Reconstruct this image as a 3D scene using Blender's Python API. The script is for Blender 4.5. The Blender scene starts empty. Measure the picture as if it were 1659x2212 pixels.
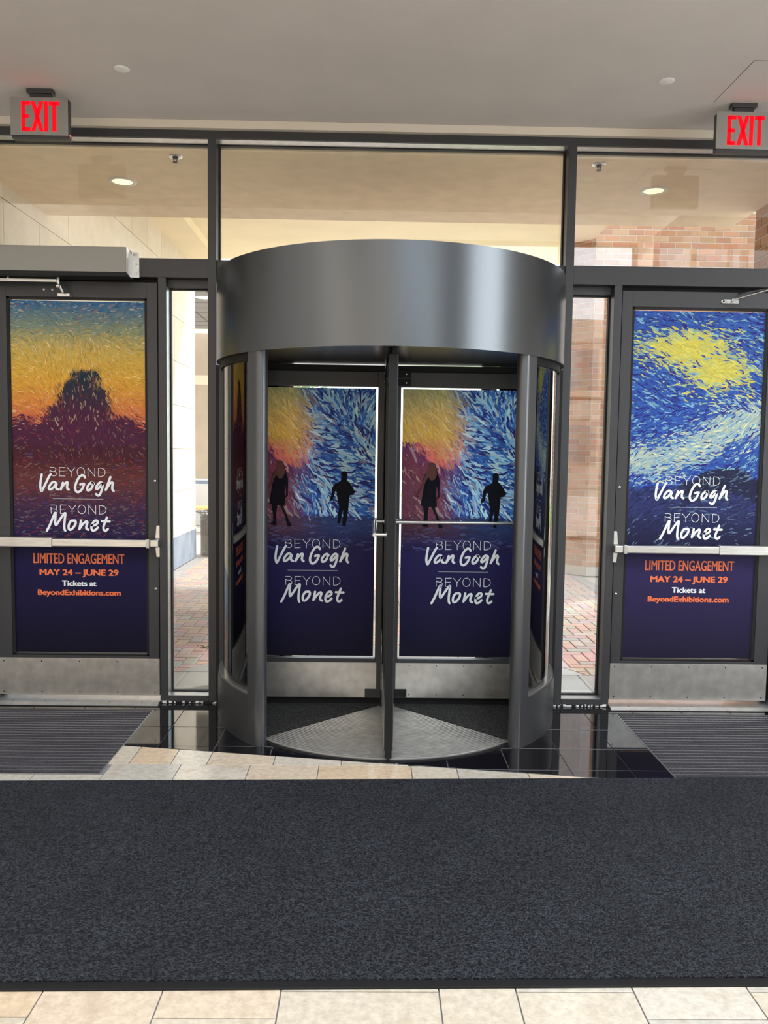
import bpy, math, random
from mathutils import Vector, Matrix
from mathutils.geometry import tessellate_polygon

# ------------------------------------------------------------------ camera
S = bpy.context.scene
COL = S.collection
R = math.radians
cd = bpy.data.cameras.new('camera')
cam = bpy.data.objects.new('camera', cd); COL.objects.link(cam)
cam.location = (-0.104, -5.045, 1.58)
cam.matrix_world = (Matrix.Translation((-0.104, -5.045, 1.58)) @ Matrix.Rotation(R(-0.9), 4, 'Z')
                    @ Matrix.Rotation(R(90 - 4.15), 4, 'X') @ Matrix.Rotation(R(0.79), 4, 'Z'))
cd.sensor_fit = 'VERTICAL'; cd.sensor_height = 36.0
cd.lens = 36.0 * 1771.0 / 2212.0
cd.clip_start = 0.05; cd.clip_end = 500
S.camera = cam
# ------------------------------------------------------------------ light
S.view_settings.view_transform = 'Standard'
S.view_settings.look = 'None'
S.view_settings.exposure = 0.72
S.view_settings.gamma = 1.0
S.view_settings.use_curve_mapping = False
w = bpy.data.worlds.new('world'); S.world = w; w.use_nodes = True
nt = w.node_tree; nt.nodes.clear()
wo = nt.nodes.new('ShaderNodeOutputWorld'); bg = nt.nodes.new('ShaderNodeBackground')
sky = nt.nodes.new('ShaderNodeTexSky'); sky.sky_type = 'NISHITA'; sky.sun_disc = False
sky.sun_elevation = R(52); sky.sun_rotation = R(60); sky.air_density = 1.0; sky.dust_density = 2.0; sky.ozone_density = 1.0
mixw = nt.nodes.new('ShaderNodeMix'); mixw.data_type = 'RGBA'
mixw.inputs[0].default_value = 0.45
mixw.inputs[7].default_value = (9.5, 9.8, 10.0, 1)        # thin bright cloud over the blue
nt.links.new(sky.outputs[0], mixw.inputs[6]); nt.links.new(mixw.outputs[2], bg.inputs[0])
bg.inputs[1].default_value = 0.30
nt.links.new(bg.outputs[0], wo.inputs[0])
def sun(name, d, e, ang, col):
    l = bpy.data.lights.new(name, 'SUN'); l.energy = e; l.angle = R(ang); l.color = col
    o = bpy.data.objects.new(name, l); COL.objects.link(o)
    o.rotation_euler = Vector(d).to_track_quat('Z', 'Y').to_euler(); o.location = Vector(d) * 20
sun('sun', (0.62, 0.42, 0.66), 3.0, 3, (1.0, 0.95, 0.86))
def area(name, loc, d, sx, sy, e, col):
    l = bpy.data.lights.new(name, 'AREA'); l.shape = 'RECTANGLE'; l.size = sx; l.size_y = sy; l.energy = e; l.color = col
    o = bpy.data.objects.new(name, l); COL.objects.link(o); o.location = loc
    o.rotation_euler = Vector(d).to_track_quat('-Z', 'Y').to_euler()
# daylight of the hall's roof glazing
area('skylight', (0.9, -5.6, 6.85), (0, 0.12, -1), 6.0, 5.5, 225, (0.97, 0.98, 1.0))
# daylight through the near part of the right side glazing
area('side_daylight', (4.74, -3.6, 2.9), (-1, 0, 0), 4.6, 2.4, 95, (0.93, 0.97, 1.0))
bpy.data.objects['side_daylight'].rotation_euler = (0, R(90), 0)

# ------------------------------------------------------------------ materials
def mat(name, col, rough=0.5, metal=0.0, var=0.0, vscale=8.0, bump=0.0, bscale=60.0, spec=None, stretch=None, col2=None, coat=0.0, emis=None, estr=0.0):
    m = bpy.data.materials.new(name); m.use_nodes = True; n = m.node_tree; b = n.nodes['Principled BSDF']
    b.inputs['Base Color'].default_value = (*col, 1); b.inputs['Roughness'].default_value = rough; b.inputs['Metallic'].default_value = metal
    if spec is not None: b.inputs['Specular IOR Level'].default_value = spec
    if coat: b.inputs['Coat Weight'].default_value = coat; b.inputs['Coat Roughness'].default_value = 0.08
    if emis: b.inputs['Emission Color'].default_value = (*emis, 1); b.inputs['Emission Strength'].default_value = estr
    tc = n.nodes.new('ShaderNodeTexCoord'); mp = n.nodes.new('ShaderNodeMapping')
    n.links.new(tc.outputs['Object'], mp.inputs[0])
    if stretch: mp.inputs['Scale'].default_value = stretch
    if var or col2:
        t = n.nodes.new('ShaderNodeTexNoise'); t.inputs['Scale'].default_value = vscale; t.inputs['Detail'].default_value = 6
        n.links.new(mp.outputs[0], t.inputs[0])
        r = n.nodes.new('ShaderNodeValToRGB'); c2 = col2 or tuple(min(1, c * (1 + var)) for c in col)
        c1 = col if col2 else tuple(c * (1 - var) for c in col)
        r.color_ramp.elements[0].position = 0.35; r.color_ramp.elements[1].position = 0.68
        r.color_ramp.elements[0].color = (*c1, 1); r.color_ramp.elements[1].color = (*c2, 1)
        n.links.new(t.outputs[0], r.inputs[0]); n.links.new(r.outputs[0], b.inputs['Base Color'])
    if bump:
        t2 = n.nodes.new('ShaderNodeTexNoise'); t2.inputs['Scale'].default_value = bscale; t2.inputs['Detail'].default_value = 4
        n.links.new(mp.outputs[0], t2.inputs[0])
        bp = n.nodes.new('ShaderNodeBump'); bp.inputs['Strength'].default_value = bump; bp.inputs['Distance'].default_value = 0.004
        n.links.new(t2.outputs[0], bp.inputs['Height']); n.links.new(bp.outputs[0], b.inputs['Normal'])
    return m
def attr_mat(name, rough=0.35, noise=0.0, nscale=30, bump=0.0, coat=0.0, metal=0.0, stain=None, world=False):
    """base colour from the mesh's own 'Col' attribute (or object random), with grain"""
    m = mat(name, (1, 1, 1), rough, metal, coat=coat); n = m.node_tree; b = n.nodes['Principled BSDF']
    a = n.nodes.new('ShaderNodeAttribute'); a.attribute_name = 'Col'
    src = a.outputs['Color']
    if noise:
        tc = n.nodes.new('ShaderNodeTexCoord'); t = n.nodes.new('ShaderNodeTexNoise'); t.inputs['Scale'].default_value = nscale; t.inputs['Detail'].default_value = 8
        t.inputs['Roughness'].default_value = 0.7
        if world:
            g = n.nodes.new('ShaderNodeNewGeometry'); n.links.new(g.outputs['Position'], t.inputs[0])
        else: n.links.new(tc.outputs['Object'], t.inputs[0])
        r = n.nodes.new('ShaderNodeMapRange'); r.inputs[1].default_value = 0.3; r.inputs[2].default_value = 0.7
        r.inputs[3].default_value = 1 - noise; r.inputs[4].default_value = 1 + noise
        n.links.new(t.outputs[0], r.inputs[0])
        v = n.nodes.new('ShaderNodeVectorMath'); v.operation = 'SCALE'
        n.links.new(src, v.inputs[0]); n.links.new(r.outputs[0], v.inputs['Scale']); src = v.outputs[0]
        if stain:
            t3 = n.nodes.new('ShaderNodeTexNoise'); t3.inputs['Scale'].default_value = 6; t3.inputs['Detail'].default_value = 9; t3.inputs['Distortion'].default_value = 1.5
            n.links.new(t.inputs[0].links[0].from_socket, t3.inputs[0])
            rr = n.nodes.new('ShaderNodeMapRange'); rr.inputs[1].default_value = 0.56; rr.inputs[2].default_value = 0.72; rr.inputs[4].default_value = 0.6
            n.links.new(t3.outputs[0], rr.inputs[0])
            mx = n.nodes.new('ShaderNodeMix'); mx.data_type = 'RGBA'; mx.inputs[7].default_value = (*stain, 1)
            n.links.new(rr.outputs[0], mx.inputs[0]); n.links.new(src, mx.inputs[6]); src = mx.outputs[2]
        if bump:
            bp = n.nodes.new('ShaderNodeBump'); bp.inputs['Strength'].default_value = bump; bp.inputs['Distance'].default_value = 0.003
            n.links.new(t.outputs[0], bp.inputs['Height']); n.links.new(bp.outputs[0], b.inputs['Normal'])
    n.links.new(src, b.inputs['Base Color'])
    return m
def glass_mat(name, tint, k):
    m = bpy.data.materials.new(name); m.use_nodes = True; n = m.node_tree; n.nodes.clear()
    o = n.nodes.new('ShaderNodeOutputMaterial'); mx = n.nodes.new('ShaderNodeMixShader')
    tr = n.nodes.new('ShaderNodeBsdfTransparent'); tr.inputs[0].default_value = (*tint, 1)
    gl = n.nodes.new('ShaderNodeBsdfGlossy'); gl.inputs['Roughness'].default_value = 0.0; gl.inputs[0].default_value = (1, 1, 1, 1)
    fr = n.nodes.new('ShaderNodeFresnel'); fr.inputs[0].default_value = 1.5
    ma = n.nodes.new('ShaderNodeMath'); ma.operation = 'MULTIPLY'; ma.inputs[1].default_value = k; ma.use_clamp = True
    n.links.new(fr.outputs[0], ma.inputs[0]); n.links.new(ma.outputs[0], mx.inputs[0])
    n.links.new(tr.outputs[0], mx.inputs[1]); n.links.new(gl.outputs[0], mx.inputs[2]); n.links.new(mx.outputs[0], o.inputs[0])
    return m
M = {}
M['frame'] = mat('grey anodised aluminium', (0.050, 0.050, 0.053), 0.42, 0.35, bump=0.05, bscale=900)
M['frame_dark'] = mat('dark gasket', (0.010, 0.010, 0.011), 0.6, spec=0.3)
M['canopy'] = mat('satin grey metal', (0.135, 0.145, 0.155), 0.27, 0.85, bump=0.03, bscale=700)
M['post'] = mat('satin grey post metal', (0.115, 0.118, 0.125), 0.33, 0.75)
M['soffit_metal'] = mat('smooth drum ceiling metal', (0.20, 0.20, 0.20), 0.24, 0.9)
M['steel'] = mat('brushed stainless steel', (0.68, 0.67, 0.64), 0.30, 0.95, var=0.10, vscale=9, bump=0.06, bscale=300, stretch=(1, 1, 12))
M['kick'] = mat('scuffed stainless steel', (0.62, 0.60, 0.56), 0.33, 0.9, var=0.12, vscale=14, bump=0.05, bscale=40)
M['rib'] = mat('worn aluminium rib', (0.62, 0.60, 0.57), 0.42, 0.75, var=.12, vscale=14)
M['chrome'] = mat('polished hardware', (0.7, 0.7, 0.68), 0.18, 1.0)
M['alu'] = mat('mill aluminium', (0.52, 0.52, 0.51), 0.38, 0.8, var=0.1, vscale=20)
M['rubber'] = mat('black rubber', (0.010, 0.010, 0.011), 0.6, bump=0.1, bscale=40, spec=0.25)
M['glass'] = glass_mat('window glass', (0.97, 0.985, 0.975), 1.5)
M['glass_bright'] = glass_mat('coated window glass', (0.95, 0.97, 0.97), 3.0)
M['glass_green'] = glass_mat('curved glass', (0.80, 0.88, 0.86), 1.3)
M['ceil'] = mat('painted ceiling', (0.60, 0.555, 0.52), 0.85, var=0.03, vscale=2.5, bump=0.15, bscale=500)
M['trim'] = mat('cream trim paint', (0.66, 0.59, 0.49), 0.7)
M['wall'] = mat('hall wall paint', (0.55, 0.50, 0.44), 0.85, var=0.03, vscale=3)
M['soffit'] = mat('textured soffit stucco', (0.88, 0.71, 0.49), 0.9, var=0.05, vscale=7, bump=0.5, bscale=220)
M['uppersoffit'] = mat('cream soffit', (0.90, 0.77, 0.53), 0.85, var=0.04, vscale=2)
M['exit_face'] = mat('exit sign face metal', (0.27, 0.26, 0.24), 0.5, 0.3, bump=0.05, bscale=500)
M['exit_body'] = mat('exit sign dark body', (0.035, 0.035, 0.038), 0.45)
M['exit_red'] = mat('lit red letters', (0.45, 0.002, 0.004), 0.6, spec=.1, emis=(1.0, 0.002, 0.010), estr=0.75)
M['red_led'] = mat('red indicator', (0.8, 0.1, 0.08), 0.4, emis=(1, .1, .08), estr=1.0)
M['white'] = mat('white print', (0.80, 0.83, 0.86), 0.4)
M['orange'] = mat('orange print', (0.82, 0.17, 0.055), 0.4)
M['white_plastic'] = mat('white paint', (0.78, 0.77, 0.75), 0.5)
M['lamp'] = mat('warm lamp reflector', (0.9, 0.75, 0.4), 0.4, emis=(1.0, 0.72, 0.30), estr=1.5)
M['grout'] = mat('grey grout', (0.20, 0.20, 0.22), 0.85)
M['hallfloor'] = mat('hall stone floor', (0.62, 0.55, 0.45), 0.3, var=0.08, vscale=3)
M['tile'] = attr_mat('travertine', 0.16, 0.22, 34, 0.05, stain=(0.44, 0.35, 0.24), world=True)
M['black'] = attr_mat('polished black granite', 0.045, 0.35, 400, world=True)
M['black'].node_tree.nodes['Principled BSDF'].inputs['Specular IOR Level'].default_value = 0.75
M['paver'] = attr_mat('clay paver', 0.8, 0.16, 60, 0.6, world=True)
M['granite'] = attr_mat('flamed granite', 0.75, 0.30, 220, 0.3, world=True)
M['brick'] = attr_mat('brick', 0.8, 0.12, 90, 0.5, world=True)
M['mortar'] = mat('mortar', (0.66, 0.60, 0.50), 0.9)
M['stone'] = attr_mat('travertine cladding', 0.6, 0.07, 9, 0.1, world=True)
M['bluestone'] = mat('blue grey base stone', (0.16, 0.21, 0.29), 0.5, var=0.25, vscale=10, stretch=(1, 1, .3))
M['joint'] = mat('stone joint', (0.42, 0.36, 0.28), 0.9)
M['print'] = attr_mat('printed vinyl', 0.5)
M['print'].node_tree.nodes['Principled BSDF'].inputs['Specular IOR Level'].default_value = 0.18
M['shape'] = mat('printed dark figure', (0.006, 0.006, 0.012), 0.6, spec=.1)
M['binblack'] = mat('black coated steel', (0.012, 0.012, 0.018), 0.3, 0.2)
M['leaf'] = attr_mat('leaves', 0.6, 0.2, 5)
M['bark'] = mat('bark', (0.12, 0.09, 0.06), 0.9, var=0.2)
M['concrete'] = mat('pale concrete', (0.62, 0.58, 0.52), 0.85, var=0.08, vscale=1.5)
M['office'] = mat('office cladding', (0.62, 0.60, 0.57), 0.8, var=0.05, vscale=1)
M['officeglass'] = mat('office glazing', (0.18, 0.25, 0.32), 0.08, 0.5)
M['grass'] = mat('lawn', (0.20, 0.36, 0.07), 0.9, var=0.3, vscale=12)
M['road'] = mat('plaza paving', (0.46, 0.42, 0.38), 0.85, var=0.1, vscale=2)
M['gridceil'] = mat('grey ceiling tile', (0.22, 0.21, 0.20), 0.85)
M['tan'] = mat('tan stone', (0.46, 0.35, 0.24), 0.85, var=.08, vscale=2)
M['orangewood'] = mat('orange slat', (0.8, 0.42, 0.12), 0.5)
# looped mat: fine nubs with lighter loop tips
def carpet_mat(name, dark, light, scale, bump, specks=0.35):
    m = bpy.data.materials.new(name); m.use_nodes = True; n = m.node_tree; b = n.nodes['Principled BSDF']
    b.inputs['Roughness'].default_value = 0.8; b.inputs['Specular IOR Level'].default_value = 0.25
    g = n.nodes.new('ShaderNodeNewGeometry')
    v = n.nodes.new('ShaderNodeTexVoronoi'); v.inputs['Scale'].default_value = scale
    n.links.new(g.outputs['Position'], v.inputs['Vector'])
    t = n.nodes.new('ShaderNodeTexNoise'); t.inputs['Scale'].default_value = scale * 0.55; t.inputs['Detail'].default_value = 5; t.inputs['Roughness'].default_value = 0.8
    n.links.new(g.outputs['Position'], t.inputs['Vector'])
    sx = n.nodes.new('ShaderNodeSeparateColor'); n.links.new(v.outputs['Color'], sx.inputs[0])
    mu = n.nodes.new('ShaderNodeMath'); mu.operation = 'MULTIPLY'; n.links.new(sx.outputs[0], mu.inputs[0]); n.links.new(t.outputs[0], mu.inputs[1])
    r = n.nodes.new('ShaderNodeValToRGB'); r.color_ramp.elements[0].position = 0.10; r.color_ramp.elements[1].position = specks + 0.2
    r.color_ramp.elements[0].color = (*dark, 1); r.color_ramp.elements[1].color = (*light, 1)
    n.links.new(mu.outputs[0], r.inputs[0])
    t4 = n.nodes.new('ShaderNodeTexNoise'); t4.inputs['Scale'].default_value = 3.0; t4.inputs['Detail'].default_value = 3
    n.links.new(g.outputs['Position'], t4.inputs['Vector'])
    mr = n.nodes.new('ShaderNodeMapRange'); mr.inputs[1].default_value = .3; mr.inputs[2].default_value = .7; mr.inputs[3].default_value = .85; mr.inputs[4].default_value = 1.15
    n.links.new(t4.outputs[0], mr.inputs[0])
    vm = n.nodes.new('ShaderNodeVectorMath'); vm.operation = 'SCALE'; n.links.new(r.outputs[0], vm.inputs[0]); n.links.new(mr.outputs[0], vm.inputs['Scale'])
    n.links.new(vm.outputs[0], b.inputs['Base Color'])
    bp = n.nodes.new('ShaderNodeBump'); bp.inputs['Strength'].default_value = bump; bp.inputs['Distance'].default_value = 0.006; bp.invert = True
    n.links.new(v.outputs['Distance'], bp.inputs['Height']); n.links.new(bp.outputs[0], b.inputs['Normal'])
    return m
M['carpet'] = carpet_mat('blue black looped carpet', (0.003, 0.004, 0.007), (0.050, 0.056, 0.070), 185, 1.0)
M['carpet_black'] = carpet_mat('black coarse carpet', (0.008, 0.008, 0.008), (0.10, 0.10, 0.095), 260, 1.0, 0.3)
M['carpet_strip'] = carpet_mat('charcoal ribbed mat', (0.030, 0.029, 0.036), (0.12, 0.115, 0.135), 300, 0.8)

# ------------------------------------------------------------------ geometry helpers
class MB:
    def __init__(s): s.v = []; s.f = []; s.c = []; s.smooth = []
    def add(s, vs, fs, col=None, smooth=False):
        o = len(s.v); s.v += [tuple(p) for p in vs]; s.f += [tuple(i + o for i in f) for f in fs]
        s.c += [col] * len(fs); s.smooth += [smooth] * len(fs)
    def box(s, x0, x1, y0, y1, z0, z1, col=None):
        s.add([(x0, y0, z0), (x1, y0, z0), (x1, y1, z0), (x0, y1, z0), (x0, y0, z1), (x1, y0, z1), (x1, y1, z1), (x0, y1, z1)],
              [(0, 3, 2, 1), (4, 5, 6, 7), (0, 1, 5, 4), (1, 2, 6, 5), (2, 3, 7, 6), (3, 0, 4, 7)], col); return s
    def tube(s, a, b, r, n=14, r2=None, col=None):
        a = Vector(a); b = Vector(b); d = (b - a).normalized(); r2 = r if r2 is None else r2
        u = d.orthogonal().normalized(); w_ = d.cross(u); vs = []
        for p, rr in ((a, r), (b, r2)):
            for i in range(n):
                t = 2 * math.pi * i / n; vs.append(p + u * (rr * math.cos(t)) + w_ * (rr * math.sin(t)))
        s.add(vs, [(i, (i + 1) % n, n + (i + 1) % n, n + i) for i in range(n)], col, True)
        s.add(vs[:n], [tuple(range(n))[::-1]], col); s.add(vs[n:], [tuple(range(n))], col); return s
    def lathe(s, prof, c=(0, 0, 0), n=32, col=None, axis='z'):
        vs = []
        for i in range(n):
            t = 2 * math.pi * i / n
            for r, z in prof:
                if axis == 'z': vs.append((c[0] + r * math.cos(t), c[1] + r * math.sin(t), c[2] + z))
                else: vs.append((c[0] + r * math.cos(t), c[1] + z, c[2] + r * math.sin(t)))
        k = len(prof); fs = []
        for i in range(n):
            for j in range(k - 1):
                a = i * k + j; b = ((i + 1) % n) * k + j; fs.append((a, b, b + 1, a + 1))
        s.add(vs, fs, col, True); return s
    def arc(s, r0, r1, a0, a1, z0, z1, n=32, c=(0, 0), col=None):
        """solid piece of a ring"""
        vs = []
        for i in range(n + 1):
            t = R(a0 + (a1 - a0) * i / n); cx, sy = math.cos(t), math.sin(t)
            for r, z in ((r0, z0), (r1, z0), (r1, z1), (r0, z1)): vs.append((c[0] + r * cx, c[1] + r * sy, z))
        full = abs(abs(a1 - a0) - 360) < 1e-6
        for k in range(4):
            q = [(i * 4 + k, (i + 1) * 4 + k, (i + 1) * 4 + (k + 1) % 4, i * 4 + (k + 1) % 4) for i in range(n)]
            o = len(s.v)
            s.v += vs; s.f += [tuple(j + o for j in f) for f in q]; s.c += [col] * n; s.smooth += [k in (1, 3)] * n
        if not full: s.add(vs, [(0, 1, 2, 3), (4 * n + 3, 4 * n + 2, 4 * n + 1, 4 * n)], col)
        return s
    def prism(s, pts, z0, z1, col=None, chamfer=0.0):
        """extruded convex polygon in xy, optionally with a chamfered top edge"""
        n = len(pts)
        if chamfer:
            cx = sum(p[0] for p in pts) / n; cy = sum(p[1] for p in pts) / n
            ins = []
            for i, p in enumerate(pts):
                a = Vector(pts[i - 1]) ; b = Vector(p); c_ = Vector(pts[(i + 1) % n])
                e1 = (b - a).normalized(); e2 = (c_ - b).normalized(); n1 = Vector((-e1.y, e1.x)); n2 = Vector((-e2.y, e2.x))
                m = n1 + n2; L = m.dot(n1)
                ins.append(b + m * (chamfer / max(L, .3)))
            vs = [(p[0], p[1], z0) for p in pts] + [(p[0], p[1], z1 - chamfer) for p in pts] + [(p[0], p[1], z1) for p in ins]
            fs = [(i, (i + 1) % n, n + (i + 1) % n, n + i) for i in range(n)] + [(n + i, n + (i + 1) % n, 2 * n + (i + 1) % n, 2 * n + i) for i in range(n)]
            fs += [tuple(range(2 * n, 3 * n))]
        else:
            vs = [(p[0], p[1], z0) for p in pts] + [(p[0], p[1], z1) for p in pts]
            fs = [(i, (i + 1) % n, n + (i + 1) % n, n + i) for i in range(n)] + [tuple(range(n, 2 * n)), tuple(range(n))[::-1]]
        s.add(vs, fs, col); return s
    def build(s, name, m, parent=None, bevel=0.0, loc=None, mesh_only=False):
        me = bpy.data.meshes.new(name); me.from_pydata(s.v, [], s.f)
        me.polygons.foreach_set('use_smooth', s.smooth)
        if any(c is not None for c in s.c):
            ca = me.color_attributes.new('Col', 'FLOAT_COLOR', 'CORNER'); buf = []
            for f, c in zip(s.f, s.c):
                if c is None: c = (.5, .5, .5)
                if isinstance(c, list):
                    for cc in c: buf += [cc[0], cc[1], cc[2], 1.0]
                else: buf += [c[0], c[1], c[2], 1.0] * len(f)
            ca.data.foreach_set('color', buf)
        me.materials.append(M[m] if isinstance(m, str) else m); me.update()
        if mesh_only: return me
        o = bpy.data.objects.new(name, me); COL.objects.link(o)
        if parent is not None: o.parent = parent
        if loc: o.location = loc
        if bevel:
            b = o.modifiers.new('bevel', 'BEVEL'); b.width = bevel; b.segments = 2; b.limit_method = 'ANGLE'; b.angle_limit = R(50)
        return o
def tag(o, label=None, cat=None, group=None, kind=None):
    if label: o['label'] = label
    if cat: o['category'] = cat
    if group: o['group'] = group
    if kind: o['kind'] = kind
    return o
def empty(name, loc=(0, 0, 0), **k):
    o = bpy.data.objects.new(name, None); COL.objects.link(o); o.location = loc; o.empty_display_size = .2
    return tag(o, **k)
def inst(o, parent, loc=None, rot=None):
    c = o.copy(); COL.objects.link(c); c.parent = parent
    if loc is not None: c.location = loc
    if rot is not None: c.rotation_euler = rot
    return c
def box(name, m, p, *b, bevel=0.0): return MB().box(*b).build(name, m, p, bevel)
def linobj(name, me, parent, loc):
    o = bpy.data.objects.new(name, me); COL.objects.link(o); o.parent = parent; o.location = loc; return o
def clip(poly, a, b, c):
    """keep the part of a convex polygon where a*x+b*y<=c"""
    out = []
    for i in range(len(poly)):
        p, q = poly[i], poly[(i + 1) % len(poly)]; dp = a * p[0] + b * p[1] - c; dq = a * q[0] + b * q[1] - c
        if dp <= 0: out.append(p)
        if dp * dq < 0: t = dp / (dp - dq); out.append((p[0] + t * (q[0] - p[0]), p[1] + t * (q[1] - p[1])))
    return out
def parea(p): return abs(sum(p[i][0] * p[(i + 1) % len(p)][1] - p[(i + 1) % len(p)][0] * p[i][1] for i in range(len(p)))) / 2

# ------------------------------------------------------------------ floor
rnd = random.Random(5)
fl = MB().box(-4.4, 5.0, -3.3, 0.16, -0.10, -0.006).build('floor', 'grout')
tag(fl, 'interior floor of polished black granite and beige travertine tiles', 'floor', kind='structure')
MB().box(-4.4, 5.0, -10.1, -3.301, -0.10, 0.0).build('hall_paving', 'hallfloor', fl)
DA, DB = 0.1620, 1.0
def diag(x): return -0.9745 - 0.1618 * x          # y of the slanted black/travertine joint
G = 0.0022
TRA = [(0.62, 0.52, 0.40), (0.58, 0.52, 0.42), (0.55, 0.51, 0.44), (0.62, 0.49, 0.34), (0.60, 0.55, 0.47), (0.52, 0.49, 0.43)]
def tile(poly, col, m):
    if len(poly) < 3 or parea(poly) < 0.0008: return
    MB().prism(poly, -0.0055, 0.0, col, chamfer=0.0007).build('tile', m, fl)
def rect(x0, x1, y0, y1): return [(x0 + G, y0 + G), (x1 - G, y0 + G), (x1 - G, y1 - G), (x0 + G, y1 - G)]
def inmat(x0, x1, y0, y1):
    return (x1 <= -1.41 and y0 >= -1.15 and y1 <= -0.14) or (x0 >= 1.405 and y0 >= -1.15 and y1 <= -0.14)
xs = [-3.0] + [-0.004 + 0.3055 * k for k in range(-9, 10)] + [3.0]
ys = [0.0, -0.132, -0.440, -0.748, -1.046, -1.40]
for i in range(len(xs) - 1):
    for j in range(len(ys) - 1):
        x0, x1, y1, y0 = xs[i], xs[i + 1], ys[j], ys[j + 1]
        if j == 0: pass
        p = rect(x0, x1, y0, y1)
        p = clip(p, -0.1618, -1.0, 0.9745 - 0.003)      # above the slant
        for side in (-1, 1):                              # cut the tile where the mat is let in
            if j > 0 and p:
                if side < 0 and x0 < -1.42:
                    p = clip(p, -1, 0, 1.418)
                if side > 0 and x1 > 1.41: p = clip(p, 1, 0, 1.410)
        if len(p) > 2: tile(p, (0.0045, 0.0045, 0.006), 'black')
colx = [-3.47, -3.13, -2.78, -2.43, -2.08, -1.72, -1.39, -1.043, -0.696, -0.351, 0.113, 0.341, 0.690, 1.035, 1.38, 1.73, 2.08, 2.43]
for i in range(len(colx) - 1):
    for (y0, y1) in ((-1.5, -1.002),):
        p = clip(rect(colx[i], colx[i + 1], y0, y1), 0.1618, 1.0, -0.9745 - 0.003)
        if colx[i] < -1.418: p = [(x, min(y, -1.146)) for x, y in p]
        if len(p) > 2: tile(p, rnd.choice(TRA), 'tile')
up = [-1.418, -1.31, -1.10, -0.918, -0.584, -0.24, 0.10]
for i in range(len(up) - 1):
    p = clip(rect(up[i], up[i + 1], -1.002, -0.6), 0.1618, 1.0, -0.9745 - 0.003)
    if len(p) > 2: tile(p, rnd.choice(TRA), 'tile')
cut = [-2.86, -2.74, -2.86, -2.74, -2.86, -2.742, -2.858, -2.738, -2.861, -2.745, -3.10, -2.744, -2.859, -2.741, -2.86, -2.74, -2.86]
for i in range(len(colx) - 1):
    tile(rect(colx[i], colx[i + 1], cut[i], -2.55), rnd.choice(TRA), 'tile')
    tile(rect(colx[i], colx[i + 1], -3.3, cut[i]), rnd.choice(TRA), 'tile')

# ------------------------------------------------------------------ interior shell
cl = MB().box(-4.4, 5.0, -1.50, 0.0, 3.525, 3.70).build('ceiling', 'ceil'); tag(cl, 'plain warm grey painted ceiling inside the entrance', 'ceiling', kind='structure')
MB().box(1.749, 2.25, -0.897, -0.416, 3.5243, 3.5262).build('panel_gap', 'frame_dark', cl)
MB().box(1.7515, 2.2475, -0.8945, -0.4185, 3.5236, 3.5262).build('access_panel', 'ceil', cl)
t = MB().box(-4.2, 4.8, -0.035, 0.0, 3.478, 3.524).build('trim_1', 'trim'); tag(t, 'cream trim strip between ceiling and window frame', 'trim', kind='structure')
def st(name, m, label, cat, *bs, bevel=0):
    b = MB()
    for q in bs: b.box(*q)
    return tag(b.build(name, m, bevel=bevel), label, cat, kind='structure')
st('wall_left', 'wall', 'painted side wall of the entrance hall, left', 'wall', (-4.4, -4.2, -10, 0.1, 0, 7))
st('wall_right', 'wall', 'painted side wall with tall glazing, right of the hall', 'wall', (4.8, 5.0, -2.3, 0.1, 0, 7), (4.8, 5.0, -9.9, -2.3, 5.45, 7), (4.8, 5.0, -9.9, -2.3, 0, 0.25))
st('wall_back', 'wall', 'rear wall of the hall behind the viewer', 'wall', (-4.2, 0.6, -10.1, -9.9, 0, 7), (4.7, 5.0, -10.1, -9.9, 0, 5.45), (0.6, 5.0, -10.1, -9.9, 5.45, 7))
st('wall_upper', 'wall', 'upper wall above the low entrance ceiling', 'wall', (-4.2, 4.8, -1.50, -1.40, 3.70, 7))
st('roof_frame', 'wall', 'hall roof around the skylight', 'roof', (-4.4, 5.0, -10.1, -8.6, 7, 7.1), (-4.4, 5.0, -2.6, -1.40, 7, 7.1), (-4.4, -2.3, -8.6, -2.6, 7, 7.1), (4.1, 5.0, -8.6, -2.6, 7, 7.1))
hw = empty('window_6', (4.85, -6, .25), label='tall hall glazing in the right side wall', cat='window', kind='structure')
def at(par, name, m, bs, bevel=0):
    b = MB()
    for q in bs:
        o = MB().box(*q).build(name, m, par, bevel); o.matrix_parent_inverse = Matrix.Translation(-par.location)
at(hw, 'frame_bar', 'frame', [(4.82, 4.92, y - .03, y + .03, 0.25, 5.45) for y in (-2.33, -4.1, -5.9, -7.7, -9.4)] + [(4.82, 4.92, -9.4, -2.3, z, z + .06) for z in (0.25, 2.6, 5.39)])
at(hw, 'pane', 'glass', [(4.865, 4.873, -9.4, -2.3, 0.25, 5.45)])
hb = empty('window_7', (2.6, -10, 0), label='tall glazing in the rear wall of the hall', cat='window', kind='structure')
at(hb, 'frame_bar', 'frame', [(x - .03, x + .03, -10.06, -9.96, 0, 5.45) for x in (0.63, 1.95, 3.3, 4.66)] + [(0.6, 4.7, -10.06, -9.96, z, z + .06) for z in (0.0, 2.6, 5.39)])
at(hb, 'pane', 'glass', [(0.6, 4.7, -10.012, -10.004, 0, 5.45)])

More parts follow.
